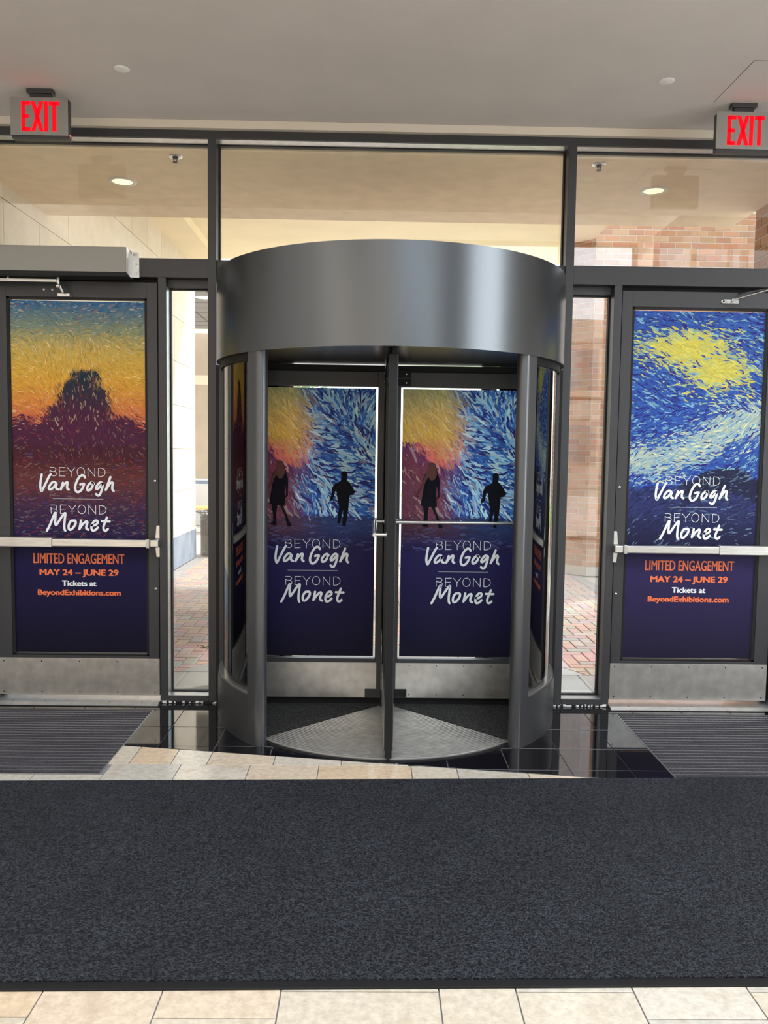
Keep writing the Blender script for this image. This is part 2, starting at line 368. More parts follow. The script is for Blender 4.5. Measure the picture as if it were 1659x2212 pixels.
# ------------------------------------------------------------------ glazed front: mullions, rails, panes
wf = empty('wall_front', (0, 0, 0), label='grey metal storefront framing around the revolving door', cat='wall', kind='structure')
D0, D1 = 0.0, 0.15
for x in (-1.081, 1.081, -2.46, 2.46, -3.6, 3.6): box('mullion', 'frame', wf, x - .025, x + .025, D0, D1, 0.0, 3.43, bevel=.002)
for x in (-1.382, 1.382): box('mullion', 'frame', wf, x - .024, x + .024, D0, D1, 0.0, 2.614, bevel=.002)
box('head_rail', 'frame', wf, -4.2, 4.8, D0, D1, 3.43, 3.478, bevel=.002)
box('head_wall', 'trim', wf, -4.2, 4.8, 0.0, D1, 3.479, 3.70)
for s in (-1, 1):
    box('transom_rail', 'frame', wf, min(s * 1.106, s * 4.2), max(s * 1.106, s * 4.2), D0, D1, 2.614, 2.726, bevel=.002)
    box('sidelight_sill', 'frame', wf, min(s * 1.106, s * 1.358), max(s * 1.106, s * 1.358), D0, D1, 0.0, 0.046, bevel=.002)
    box('sidelight_head', 'frame', wf, min(s * 1.106, s * 1.358), max(s * 1.106, s * 1.358), 0.06, D1, 2.565, 2.614, bevel=.002)
    box('side_panel', 'wall', wf, min(s * 2.485, s * 4.2), max(s * 2.485, s * 4.2), 0.01, D1, 0.0, 2.614)
box('transom_rail', 'frame', wf, -1.056, 1.056, D0 + .02, D1, 2.614, 2.726)
box('side_panel', 'wall', wf, 3.625, 4.8, 0.01, D1, 2.727, 3.43); box('side_panel', 'wall', wf, -4.2, -3.625, 0.01, D1, 2.727, 3.43); box('side_panel', 'wall', wf, 4.2, 4.8, 0.01, D1, 0, 2.726)
# torn sealant flecks at the sidelight feet
rs = random.Random(3)
for x0, x1 in ((-1.40, -1.05), (1.06, 1.40)):
    b = MB()
    for k in range(26):
        x = rs.uniform(x0, x1); dx = rs.uniform(.003, .014); z = rs.uniform(0.001, .004)
        b.prism([(x - dx, -.004), (x + dx * .6, -.009 + rs.uniform(-.004, .003)), (x + dx, -.002), (x, .0)], z, z + rs.uniform(.004, .013))
    o = b.build('torn_sealant', 'white_plastic', wf); o['kind'] = 'stuff'; o['label'] = 'flecks of torn white sealant'
    box('sealant_bead', 'frame_dark', wf, x0, x1, -.006, 0.0, -.004, .012)
def window(name, label, x0, x1, z0, z1, gy=0.11, m='glass'):
    e = empty(name, ((x0 + x1) / 2, gy, z0), label=label, cat='window', kind='structure')
    cx, cz = (x0 + x1) / 2, z0
    b = MB().box(x0 - cx, x1 - cx, -.004, .004, 0, z1 - z0); b.build('pane', m, e)
    g = MB(); t_ = .007
    hx = (x1 - x0) / 2
    for q in ((-hx, hx, -.018, .018, 0, t_), (-hx, hx, -.018, .018, z1 - z0 - t_, z1 - z0), (-hx, -hx + t_, -.018, .018, t_, z1 - z0 - t_), (hx - t_, hx, -.018, .018, t_, z1 - z0 - t_)): g.box(*q)
    g.build('glazing_gasket', 'frame_dark', e)
    return e
window('window_1', 'left transom pane above the left door', -2.435, -1.106, 2.726, 3.43)
window('window_2', 'wide middle transom pane above the revolving door', -1.056, 1.056, 2.726, 3.43)
window('window_3', 'right transom pane above the right door, with reflections', 1.106, 2.435, 2.726, 3.43, m='glass_bright')
window('window_4', 'narrow sidelight between left door and revolving door', -1.358, -1.106, 0.046, 2.565)
window('window_5', 'narrow sidelight between right door and revolving door', 1.106, 1.358, 0.046, 2.565, m='glass_bright')
window('window_8', 'transom pane at the far left edge', -3.575, -2.485, 2.726, 3.43)
window('window_9', 'transom pane at the far right edge', 2.485, 3.575, 2.726, 3.43)
box('glazing_liner', 'alu', wf, -1.3585, -1.3575, 0.012, 0.09, 0.046, 2.565)
for x0, x1 in ((-2.435, -1.106), (-1.056, 1.056), (1.106, 2.435)): box('head_liner', 'alu', wf, x0, x1, 0.012, 0.092, 3.4285, 3.4295)
for x0, x1 in ((-1.357, -1.106), (1.106, 1.357)): box('sill_liner', 'alu', wf, x0, x1, 0.012, 0.092, 0.0462, 0.0472)

# ------------------------------------------------------------------ lettering
def ribbon(b, pts, wd, smooth=True, y=0.0, dot=9):
    """flat brush line of even width with round ends, in the xz plane"""
    P = [Vector((p[0], p[1])) for p in pts]
    if smooth and len(P) > 2:
        Q = []; closed = (P[0] - P[-1]).length < 1e-9
        for i in range(len(P) - 1):
            p0 = P[i - 1] if i > 0 else (P[-2] if closed else P[0]); p1 = P[i]; p2 = P[i + 1]
            p3 = P[i + 2] if i + 2 < len(P) else (P[1] if closed else P[-1])
            for k in range(6):
                t_ = k / 6.0
                Q.append(0.5 * ((2 * p1) + (-p0 + p2) * t_ + (2 * p0 - 5 * p1 + 4 * p2 - p3) * t_ * t_ + (-p0 + 3 * p1 - 3 * p2 + p3) * t_ ** 3))
        Q.append(P[-1]); P = Q
    h = wd / 2
    Q = [P[0]]
    for p in P[1:]:
        if (p - Q[-1]).length > wd * .08: Q.append(p)
    P = Q
    closed = len(P) > 6 and (P[0] - P[-1]).length < wd * .6
    N = []
    for i in range(len(P)):
        d = (P[min(i + 1, len(P) - 1)] - P[max(i - 1, 0)])
        if closed and i in (0, len(P) - 1): d = P[1] - P[-2]
        d.normalize(); N.append(Vector((-d.y, d.x)) * h)
    b.lay = getattr(b, 'lay', 0) + 1; y = y - b.lay * 6e-5; n_ = len(P)
    vs = [(p.x - v.x, y, p.y - v.y) for p, v in zip(P, N)] + [(p.x + v.x, y, p.y + v.y) for p, v in zip(P, N)]
    b.add(vs, [(i, i + 1, n_ + i + 1, n_ + i) for i in range(n_ - 1)])
    if not closed and dot:
        for p, v, sg in ((P[0], N[0], 1), (P[-1], N[-1], -1)):
            a0 = math.atan2(v.y, v.x); c_ = [(p.x + h * math.cos(a0 + sg * math.pi * k / dot), y, p.y + h * math.sin(a0 + sg * math.pi * k / dot)) for k in range(dot + 1)]
            b.add(c_, [tuple(range(dot + 1))])
SCRIPT = [
 [(240,265),(222,360),(213,450),(222,510),(237,532),(270,470),(320,370),(360,290),(385,262)],
 [(478,425),(455,390),(415,388),(370,435),(350,487),(368,508),(415,482),(455,435),(474,405),(464,455),(472,492),(500,505)],
 [(578,397),(562,450),(541,505)], [(545,495),(590,432),(640,387),(655,402),(645,450),(648,490),(670,507)],
 [(935,308),(915,278),(878,275),(835,315),(796,390),(775,470),(788,530),(828,546),(880,505),(912,440),(920,415),(890,412),(858,425)],
 [(1078,412),(1050,388),(1005,415),(970,470),(975,515),(1010,510),(1050,465),(1062,410),(1050,390)],
 [(1222,408),(1190,385),(1150,410),(1115,465),(1120,495),(1155,480),(1195,435),(1222,400),(1210,485),(1180,570),(1148,602),(1112,578)],
 [(1345,300),(1320,370),(1290,450),(1268,510)], [(1272,500),(1312,440),(1362,387),(1385,402),(1375,450),(1376,500),(1396,526)],
 [(310,1175),(360,1080),(415,950),(452,882),(450,960),(445,1040),(458,1085),(500,1030),(560,940),(610,888),(602,980),(592,1080),(594,1145),(606,1175)],
 [(735,1012),(700,1020),(665,1080),(663,1140),(690,1160),(735,1125),(775,1060),(770,1015),(735,1012)],
 [(862,1012),(850,1080),(835,1148)], [(840,1140),(890,1070),(948,1022),(966,1042),(948,1100),(950,1140),(978,1158)],
 [(1032,1085),(1085,1085),(1130,1048),(1122,1012),(1082,1015),(1045,1065),(1030,1130),(1050,1172),(1095,1160),(1132,1122)],
 [(1282,958),(1250,1040),(1226,1110),(1232,1160),(1262,1172),(1295,1145)], [(1202,1018),(1262,1022),(1325,1022)]]
def oc(cx, cy, rx, ry, n=16): return [(cx + rx * math.cos(2 * math.pi * k / n), cy + ry * math.sin(2 * math.pi * k / n)) for k in range(n + 1)]
THIN = [
 [(372,150),(430,150),(458,160),(468,182),(455,207),(425,215),(400,212)], [(372,192),(374,250),(376,285)], [(372,192),(395,212)], [(425,215),(462,225),(475,250),(462,278),(435,285),(412,285)],
 [(620,150),(525,150)], [(525,150),(525,287)], [(525,287),(618,287)], [(525,216),(606,216)],
 [(655,150),(715,222)], [(775,150),(715,222)], [(715,222),(715,290)], oc(870, 218, 60, 70),
 [(984,292),(984,152)], [(984,152),(1095,292)], [(1095,292),(1095,152)],
 [(1155,155),(1155,292)], [(1155,155),(1205,158),(1248,182),(1262,222),(1248,264),(1205,290),(1155,292)]]
def title_mesh(scale):
    b = MB()
    def T(p): return ((p[0] - 820) * scale, (652 - p[1]) * scale + (p[0] - 820) * scale * 0.008)
    for s_ in SCRIPT: ribbon(b, [T(p) for p in s_], 37 * scale, y=-.0006)
    for dx, dy in ((0, 0), (8, 610)):
        for s_ in THIN: ribbon(b, [T((p[0] + dx, p[1] + dy)) for p in s_], 8.5 * scale, smooth=len(s_) > 3, dot=6)
    ribbon(b, [T((415, 656)), T((1228, 660))], 4 * scale, smooth=False)
    return b.build('title_lettering', 'white', mesh_only=True)
def text_mesh(name, s_, wd, h, m, bold=0.0, caps='E'):
    def raw(txt, off):
        cu = bpy.data.curves.new('t', 'FONT'); cu.body = txt; cu.size = 1.0; cu.offset = off; cu.align_x = 'LEFT'; cu.resolution_u = 4
        o = bpy.data.objects.new('t', cu); COL.objects.link(o)
        dg = bpy.context.evaluated_depsgraph_get(); me_ = bpy.data.meshes.new_from_object(o.evaluated_get(dg))
        COL.objects.unlink(o); bpy.data.objects.remove(o); bpy.data.curves.remove(cu); return me_
    me = raw(s_, 0.0); ref = raw(caps, 0.0)
    rz = [v.co.y for v in ref.vertices]; capz = max(rz) - min(rz); base = min(rz)
    vx = [v.co.x for v in me.vertices]; x0, x1 = min(vx), max(vx); k = wd / (x1 - x0); kz = h / capz
    for v in me.vertices: v.co = Vector(((v.co.x - (x0 + x1) / 2) * k, -.0006, (v.co.y - base) * kz))
    bpy.data.meshes.remove(ref)
    b = MB(); vs = [tuple(v.co) for v in me.vertices]; fs = [tuple(p.vertices) for p in me.polygons]
    for i, (dx, dz) in enumerate(((0, 0), (-bold, 0), (bold, 0), (0, bold * .6), (0, -bold * .6)) if bold else ((0, 0),)):
        b.add([(x + dx, y - 7e-5 * i, z + dz) for x, y, z in vs], fs)
    bpy.data.meshes.remove(me)
    return b.build(name, m, mesh_only=True)

# ------------------------------------------------------------------ printed posters (generic brushed colour fields)
def mixc(a, b, t_): t_ = max(0., min(1., t_)); return tuple(a[i] + (b[i] - a[i]) * t_ for i in range(3))
def lin(c): return tuple((x / 255.0 / 12.92) if x < 10 else ((x / 255.0 + .055) / 1.055) ** 2.4 for x in c)
def ramp(stops, t_):
    for i in range(len(stops) - 1):
        if t_ <= stops[i + 1][0]:
            return mixc(stops[i][1], stops[i + 1][1], (t_ - stops[i][0]) / max(1e-6, stops[i + 1][0] - stops[i][0]))
    return stops[-1][1]
def blob(u, v, cu, cv, ru, rv): return math.exp(-(((u - cu) / ru) ** 2 + ((v - cv) / rv) ** 2))
def smooth(a, b, x): t_ = max(0., min(1., (x - a) / (b - a))); return t_ * t_ * (3 - 2 * t_)
NAVY0, NAVY1 = lin((12, 11, 30)), lin((26, 20, 68))
SUN = [(0.34, lin((34, 26, 66))), (0.42, lin((62, 38, 66))), (0.50, lin((96, 50, 50))), (0.56, lin((72, 30, 42))), (0.62, lin((66, 26, 44))),
       (0.655, lin((84, 36, 62))), (0.665, lin((196, 98, 70))), (0.72, lin((206, 132, 60))), (0.78, lin((208, 158, 56))), (0.86, lin((196, 166, 80))), (0.92, lin((128, 140, 112))), (1.0, lin((44, 96, 140)))]
def art_sunset(u, v, q):
    if v < 0.325: return mixc(NAVY0, NAVY1, v / .3)
    hill = 0.655 + 0.012 * math.sin(9 * u + 1) + 0.008 * math.sin(23 * u)
    m_ = max(0.0, 1 - abs(u - 0.52) / 0.36); hill += 0.17 * (m_ * m_ * (3 - 2 * m_)) + .012 * math.sin(31 * u)
    c = ramp(SUN, v + q.uniform(-.03, .03))
    if v < hill and v > .60: c = mixc(lin((74, 30, 58)), lin((26, 46, 58)), smooth(.66, .80, v))
    j = q.random()
    if v > 0.33:
        if j < .12: c = mixc(c, lin((245, 222, 180)), .30 if v > .64 else .10)
        elif j < .24: c = mixc(c, lin((20, 20, 50)), .22)
        elif j < .32: c = mixc(c, lin((180, 60, 40)), .3)
        elif j < .36 and v < .6: c = mixc(c, lin((70, 80, 150)), .35)
    return c
def art_night(u, v, q):
    if v < 0.325: return mixc(lin((30, 26, 48)), lin((48, 40, 86)), v / .3)  # navy lightened: reflections lying on this poster are put into its print colour
    band = 0.575 + 0.12 * smooth(0.2, 0.95, u)
    base = mixc(lin((38, 52, 140)), lin((54, 104, 180)), q.random())
    if q.random() < .18: base = lin((120, 168, 190))
    if q.random() < .14: base = lin((40, 34, 120))
    g = max(blob(u, v, .42, .895, .34, .05), blob(u, v, .66, .83, .26, .05))
    if q.random() < g * 1.25: base = mixc(lin((214, 196, 70)), lin((150, 186, 140)), q.random() * (1.3 - g))
    b2 = math.exp(-((v - band) / (.045 + .02 * u)) ** 2)
    if q.random() < b2 * .95: base = mixc(lin((206, 212, 168)), lin((90, 146, 190)), q.random())
    low = 0.50 + 0.055 * smooth(.3, .7, u) - .03 * smooth(.85, 1, u)
    if v < low:
        base = mixc(lin((30, 32, 66)), lin((52, 62, 118)), q.random()); base = mixc(base, lin((28, 28, 62)), smooth(.46, .34, v))
        if v > low - .07 and u > .4: base = mixc(base, lin((26, 26, 44)), .7)
        if q.random() < .1: base = lin((92, 116, 140))
    return base
def art_collage(u, v, q):
    c = art_collage0(u, v, q); g = 1.55 if v > .525 else 1.15
    return tuple(min(.95, x * g) for x in c)
def art_collage0(u, v, q):
    if v < 0.40: return mixc(lin((14, 12, 30)), lin((32, 26, 78)), v / .4)
    if v < 0.525:
        c = mixc(lin((88, 52, 66)), lin((44, 62, 112)), smooth(.2, .7, u + q.uniform(-.1, .1))); c = mixc(c, lin((32, 26, 72)), smooth(.51, .41, v))
        return mixc(c, lin((96, 110, 160)), .3) if q.random() < .12 else c
    warm = ramp([(.52, lin((96, 50, 66))), (.66, lin((112, 52, 70))), (.70, lin((88, 42, 92))), (.715, lin((206, 96, 92))), (.78, lin((216, 140, 90))), (.83, lin((216, 158, 68))), (.92, lin((190, 160, 96))), (1.0, lin((150, 146, 100)))], v + q.uniform(-.02, .02) + (.10 * smooth(.35, .0, u) if v < .8 else 0) * -1)
    cool = mixc(lin((28, 44, 128)), lin((52, 110, 180)), q.random())
    s_ = .5 + .5 * math.sin(26 * u + 15 * v + 5 * math.sin(7 * v))
    if q.random() < .25 + .45 * s_: cool = mixc(lin((168, 200, 222)), lin((96, 150, 200)), q.random())
    if q.random() < .15: cool = lin((34, 30, 100))
    edge = .48 + .07 * math.sin(8 * v) - .10 * smooth(.75, 1, v)
    k = smooth(edge - .12, edge + .10, u + q.uniform(-.06, .06))
    c = mixc(warm, cool, k)
    if q.random() < .10: c = mixc(c, lin((235, 215, 190)), .22)
    return c
def poster_mesh(name, W, H, art, vmin, ang, n, seed, L=0.055, T=0.0075):
    q = random.Random(seed); b = MB(); y0 = 0.0
    class Z:
        random = staticmethod(lambda: .5); uniform = staticmethod(lambda a, b_: (a + b_) / 2)
    nx, nz = 10, 60; grid = {}; top = 0
    b.box(0, W, 0.0, .002, 0, H, art(.5, .1, Z))
    for i in range(nx):
        for j in range(nz):
            x0, x1, z0, z1 = W * i / nx, W * (i + 1) / nx, H * j / nz, H * (j + 1) / nz
            cs = [art(x / W, z / H, Z) for x, z in ((x0, z0), (x1, z0), (x1, z1), (x0, z1))]
            b.add([(x0, -.0002, z0), (x1, -.0002, z0), (x1, -.0002, z1), (x0, -.0002, z1)], [(0, 1, 2, 3)], cs)
    for k in range(n):
        u = q.random(); v = vmin + (1 - vmin) * q.random()
        a = ang(u, v) + q.gauss(0, .28); l = L * q.uniform(.4, 1.2); t_ = T * q.uniform(.5, 1.3)
        cx, cz = u * W, v * H; dx, dz = math.cos(a) * l / 2, math.sin(a) * l / 2; nx_, nz_ = -math.sin(a) * t_ / 2, math.cos(a) * t_ / 2
        bend = q.uniform(-.12, .12) * l
        pts = [(cx - dx, cz - dz), (cx - dx * .5 + nx_ + -dz * 0, cz - dz * .5 + nz_), (cx + nx_ * 1.1 - math.sin(a) * bend, cz + nz_ * 1.1 + math.cos(a) * bend), (cx + dx * .7 + nx_ * .8, cz + dz * .7 + nz_ * .8), (cx + dx, cz + dz),
               (cx + dx * .6 - nx_ * .9, cz + dz * .6 - nz_ * .9), (cx - nx_ - math.sin(a) * bend, cz - nz_ + math.cos(a) * bend), (cx - dx * .6 - nx_, cz - dz * .6 - nz_)]
        pts = [(min(W, max(0, x)), min(H, max(vmin * H, z))) for x, z in pts]
        cells = {(int((cx + math.cos(a) * l * t2 / 2) / .009), int((cz + math.sin(a) * l * t2 / 2) / .009)) for t2 in (-1, -.75, -.5, -.25, 0, .25, .5, .75, 1)}
        cells |= {(c0 + i_, c1 + j_) for c0, c1 in list(cells) for i_ in (0, 1) for j_ in (0, 1)}
        ly = 1 + max(grid.get(c_, 0) for c_ in cells)
        for c_ in cells: grid[c_] = ly
        y = -.0002 - min(ly, 60) * 2.2e-5; top = max(top, ly)
        j_ = q.uniform(.80, 1.22); b.add([(x, y, z) for x, z in pts], [tuple(range(8))], tuple(min(1, c_ * j_) for c_ in art(u, v, q)))
    return b.build(name, 'print', mesh_only=True)
flow_sun = lambda u, v: (0.05 * math.sin(9 * u)) if v < .55 else (2.4 + .9 * math.sin(5 * u + 3 * v) if v < .9 else .4 * math.sin(7 * u + 9 * v))
flow_night = lambda u, v: (.45 + .35 * math.sin(4.2 * u + 5 * v)) if v < .72 else (-.30 + .16 * math.sin(9 * u - 5 * v))
flow_col = lambda u, v: (0.02) if v < .525 else (mixc((2.2, 0, 0), (1.75 + 1.15 * math.sin(6.5 * v + 3.5 * u + .6), 0, 0), smooth(.4, .6, u))[0])
PW, PH = 0.815, 2.166
ME_SUN = poster_mesh('poster', PW, PH, art_sunset, .328, flow_sun, 7000, 1, .038, .0065)
ME_NIGHT = poster_mesh('poster', PW, PH, art_night, .328, flow_night, 6500, 2, .058, .0085)
ME_COL = poster_mesh('poster', 0.768, 1.656, art_collage, .40, flow_col, 3600, 4, .085, .0115)
ME_T1 = title_mesh(1 / 2624.0); ME_T2 = title_mesh(1 / 2640.0)
ME_LE = text_mesh('date_lettering', 'LIMITED ENGAGEMENT', .560, .061, 'orange', .0013)
ME_MAY = text_mesh('date_lettering', 'MAY 24 \u2013 JUNE 29', .484, .036, 'orange', .0028)
ME_TIX = text_mesh('ticket_lettering', 'Tickets at', .210, .033, 'white', .0024)
ME_WEB = text_mesh('web_lettering', 'BeyondExhibitions.com', .510, .033, 'orange', .0024)

# ------------------------------------------------------------------ hinged doors
def make_door(name, s, me, label, plabel, tx, titz):
    d = empty(name, (s * 1.91, 0.03, 0), label=label, cat='door', kind='structure')
    X = lambda x: x - s * 1.91                      # world x to door x
    def bx(nm, m, x0, x1, y0, y1, z0, z1, bevel=0, par=d):
        a, b_ = sorted((x0, x1)); return MB().box(X(a), X(b_), y0 - .03, y1 - .03, z0, z1).build(nm, m, par, bevel)
    # leaf: stiles and rails as one welded frame, inner bead stepped in
    g = MB()
    xi, xo = s * 1.418, s * 2.418
    def gb(x0, x1, y0, y1, z0, z1): a, b_ = sorted((X(x0), X(x1))); g.box(a, b_, y0 - .03, y1 - .03, z0, z1)
    gb(xi, s * 1.482, .03, .075, .038, 2.588); gb(s * 2.331, xo, .03, .075, .038, 2.588)
    gb(s * 1.482, s * 2.331, .03, .075, 2.492, 2.588); gb(s * 1.482, s * 2.331, .03, .075, .038, .288)
    g.build('leaf_frame', 'frame', d, .0015)
    g = MB(); a, b_ = 1.482, 2.331
    for q in ((a, a + .0145, .29, 2.49), (b_ - .018, b_, .29, 2.49)): gb(s * q[0], s * q[1], .034, .07, q[2], q[3])
    for q in ((.288, .298), (2.480, 2.492)): gb(s * a, s * b_, .034, .07, q[0], q[1])
    g.build('glazing_bead', 'frame_dark', d)
    bx('glass', 'glass', s * 1.485, s * 2.328, .050, .056, .295, 2.485)
    x0 = -2.314 if s < 0 else 1.4955
    po = linobj('poster', me, d, (X(x0), .045 - .03, .305)); po['label'] = plabel
    for nm, ms, zz, dx in (('title_lettering', ME_T1, titz, 0), ('date_lettering', ME_LE, .866, 0), ('date_lettering', ME_MAY, .792, 0), ('ticket_lettering', ME_TIX, .725, 0), ('web_lettering', ME_WEB, .667, 0)):
        o = bpy.data.objects.new(nm, ms); COL.objects.link(o); o.parent = po; o.location = (tx - x0 + dx, -.0020, zz - .305)
    # kick plate, lock cylinders
    kp = bx('kick_plate', 'kick', s * 1.416, s * 2.415, .0265, .0298, .040, .272, .0008)
    msc = MB().tube((0, -.0036, 0), (0, -.0050, 0), .0042, 10).build('screw', 'frame_dark', mesh_only=True)
    for i in range(5):
        for z in (.058, .252): linobj('screw', msc, kp, (X(s * (1.445 + i * .235)), 0, z))
    for z in (1.385, .715):
        b = MB(); xx = X(s * 1.438); b.lathe([(0, -.006), (.0065, -.006), (.0085, -.004), (.0085, 0)], (xx, 0, z), 18, axis='y'); o = b.build('lock_cylinder', 'chrome', d)
        MB().box(xx - .0012, xx + .0012, -.0072, -.0055, z - .004, z + .004).build('keyhole', 'frame_dark', o)
    # push bar: end case at the latch side, active half, plain half
    pb = MB()
    z0, z1 = .980, 1.031
    def pbox(b, x0, x1, y0, y1, z0_, z1_): a, c_ = sorted((X(x0), X(x1))); b.box(a, c_, y0 - .03, y1 - .03, z0_, z1_)
    pbox(pb, s * 1.47, s * 2.045, -.062, -.030, z0 + .002, z1 - .002); bar = pb.build('push_bar', 'steel', d, .006); bar['label'] = 'brushed steel panic bar'
    pb = MB(); pbox(pb, s * 2.048, s * 2.40, -.052, .028, z0 - .003, z1 + .003); pb.build('bar_housing', 'steel', bar, .004)
    pb = MB(); pbox(pb, s * 1.452, s * 1.472, -.066, -.024, z0 - .002, z1 + .002); pbox(pb, s * 1.472, s * 2.048, -.030, .028, z0 + .006, z1 - .006); pb.build('bar_channel', 'alu', bar, .003)
    hd = MB(); xc = X(s * 1.415)
    xa, xb = sorted((X(s * 1.398), X(s * 1.454)))
    hd.box(xa, xb, -.088, -.002, z0 + .002, z1 - .002); hd.build('end_case', 'steel', bar, .008)
    for zz0, zz1, w0, w1 in ((1.031, 1.112, .019, .011), (.980, .915, .019, .012)):
        hd = MB(); vs = []
        for z, w_ in ((zz0, w0), (zz1, w1)):
            for dx, dy in ((-w_, 0), (w_, 0), (w_, -.026), (-w_, -.026)): vs.append((xc + dx, dy, z))
        f = [(0, 1, 5, 4), (1, 2, 6, 5), (2, 3, 7, 6), (3, 0, 4, 7), (4, 5, 6, 7), (3, 2, 1, 0)]
        hd.add(vs, f); hd.build('latch_cover', 'steel', bar, .003)
    # pull stop and rivets at the far end
    return d
d1 = make_door('door_1', -1, ME_SUN, 'grey framed door at the left with an orange and blue sunset coloured poster', 'poster of sunset colours over dark navy with white and orange lettering', -1.916, 1.270)
d2 = make_door('door_2', 1, ME_NIGHT, 'grey framed door at the right with a blue and yellow brushstroke poster', 'poster of blue and yellow brush strokes over navy with white and orange lettering', 1.902, 1.266)
for s, nm in ((-1, 'trim_2'), (1, 'trim_3')):
    b = MB(); a, c_ = sorted((s * 1.407, s * 2.435))
    b.add([(a, -.062, 0), (c_, -.062, 0), (c_, -.035, .012), (a, -.035, .012), (a, .12, .012), (c_, .12, .012), (a, .12, -.02), (c_, .12, -.02)], [(0, 1, 2, 3), (3, 2, 5, 4), (4, 5, 7, 6), (0, 6, 7, 1), (0, 3, 4, 6), (1, 7, 5, 2)])
    o = b.build(nm, 'alu'); tag(o, 'metal threshold under the %s door' % ('left' if s < 0 else 'right'), 'threshold', kind='structure')
    for k in range(5): MB().tube((a + .12 + k * .2, -.02, .012), (a + .12 + k * .2, -.02, .0135), .004, 8).build('screw', 'frame_dark', o)
    box('door_header_stop', 'frame_dark', wf, a, c_, .078, .13, 2.575, 2.614)
    box('door_jamb_stop', 'frame_dark', wf, *sorted((s * 1.406, s * 1.420)), .078, .13, .02, 2.6)
    box('door_jamb_stop', 'frame_dark', wf, *sorted((s * 2.41, s * 2.435)), .078, .13, .02, 2.6)

# automatic operator box above the left door
op = empty('door_operator', (-2.1, 0, 2.62)); tag(op, 'long grey automatic door operator box above the left door', 'door operator')
MB().box(-.55, .541, -.125, -.001, -.006, .140).build('housing', 'exit_face', op, .002)
MB().box(-.55, .543, -.125, -.001, -.030, -.0065).build('bottom_cover', 'frame_dark', op, .002)
b = MB(); b.add([(.543, -.125, -.008), (.543, -.125, .141), (.545, -.125, .141), (.545, -.125, -.008), (.543, -.004, -.03), (.543, -.004, .115), (.545, -.004, .115), (.545, -.004, -.03)],
      [(0, 1, 2, 3), (4, 7, 6, 5), (0, 4, 5, 1), (3, 2, 6, 7), (1, 5, 6, 2), (0, 3, 7, 4)]); b.box(.545, .584, -.004, -.001, -.012, .139)
br = b.build('end_bracket', 'steel', op)
for z in (.012, .066, .125):
    MB().lathe([(0, -.004), (.0035, -.004), (.005, -.002), (.005, 0)], (.568, -.004, z), 12, axis='y').build('screw', 'chrome', br)
b = MB(); b.box(-.5, .125, -.062, -.048, -.056, -.040); b.tube((-.18, -.05, -.03), (-.18, -.05, -.045), .008)
b.tube((.118, -.055, -.028), (.118, -.055, -.064), .010); ar = b.build('slide_arm', 'steel', op)
b = MB(); b.tube((.118, -.055, -.062), (.135, -.03, -.11), .009, 12); b.tube((.108, -.055, -.078), (.128, -.055, -.078), .012, 14); b.box(.095, .168, -.012, .028, -.130, -.112); b.build('arm_shoe', 'steel', op, .002)
for x in (0, .05): MB().tube((x, .0302, -.085), (x, .026, -.085), .006, 12).build('plug_cap', 'alu', op)
# closer arm of the right door
ca = empty('door_closer_arm', (2.1, 0, 2.56)); tag(ca, 'polished folding closer arm above the right door poster', 'door closer')
b = MB()
def link(p, q, w0, w1, th, m='chrome', nm='arm_link'):
    p = Vector(p); q = Vector(q); d = (q - p).normalized(); up_ = Vector((0, 0, 1)); sd = d.cross(up_).normalized(); up_ = sd.cross(d)
    b_ = MB(); vs = []
    for c_, w_ in ((p, w0), (q, w1)):
        for a_, t_ in ((-w_, -th), (w_, -th), (w_, th), (-w_, th)): vs.append(c_ + sd * a_ + up_ * t_)
    b_.add(vs, [(3, 2, 1, 0), (4, 5, 6, 7), (0, 1, 5, 4), (1, 2, 6, 5), (2, 3, 7, 6), (3, 0, 4, 7)]); return b_.build(nm, m, ca, .001)
link((-.02, -.012, -.028), (.15, -.17, .012), .009, .013, .003); link((.15, -.17, .018), (.02, .045, .016), .012, .010, .003)
MB().lathe([(0, .008), (.010, .008), (.013, .004), (.013, -.010), (.010, -.014), (0, -.014)], (.15, -.17, .016), 20).build('elbow_pivot', 'chrome', ca)
MB().tube((-.02, .03, -.028), (-.02, -.016, -.028), .010, 16).build('shoe_pivot', 'chrome', ca)
b = MB(); b.lathe([(0, -.010), (.008, -.010), (.014, -.006), (.014, 0)], (-.065, .030, -.029), 20, axis='y'); b.box(-.066, .03, .018, .029, -.041, -.017); b.build('arm_shoe', 'chrome', ca, .001)
MB().lathe([(0, -.002), (.006, -.002), (.006, 0)], (-.065, .019, -.029), 16, axis='y').build('shoe_screw', 'frame_dark', ca)

# ------------------------------------------------------------------ revolving door: drum
RC = 1.035; RG = 1.0
dr = empty('revolving_door_drum', (0, 0, 0)); tag(dr, 'grey satin metal drum of the revolving door with curved glass sides', 'revolving door')
MB().arc(1.0, RC, 0, 360, 2.095, 2.600, 128).build('canopy_band', 'canopy', dr, .003)
b = MB(); n = 96
b.add([(1.0 * math.cos(2 * math.pi * i / n), 1.0 * math.sin(2 * math.pi * i / n), 2.597) for i in range(n)], [tuple(range(n))]); b.add([(1.0 * math.cos(2 * math.pi * i / n), 1.0 * math.sin(2 * math.pi * i / n), 2.58) for i in range(n)], [tuple(range(n))[::-1]])
b.build('canopy_top', 'post', dr)
b = MB(); b.add([(1.0 * math.cos(2 * math.pi * i / n), 1.0 * math.sin(2 * math.pi * i / n), 2.112) for i in range(n)], [tuple(range(n))[::-1]]); b.add([(1.0 * math.cos(2 * math.pi * i / n), 1.0 * math.sin(2 * math.pi * i / n), 2.14) for i in range(n)], [tuple(range(n))])
b.build('drum_ceiling', 'soffit_metal', dr)
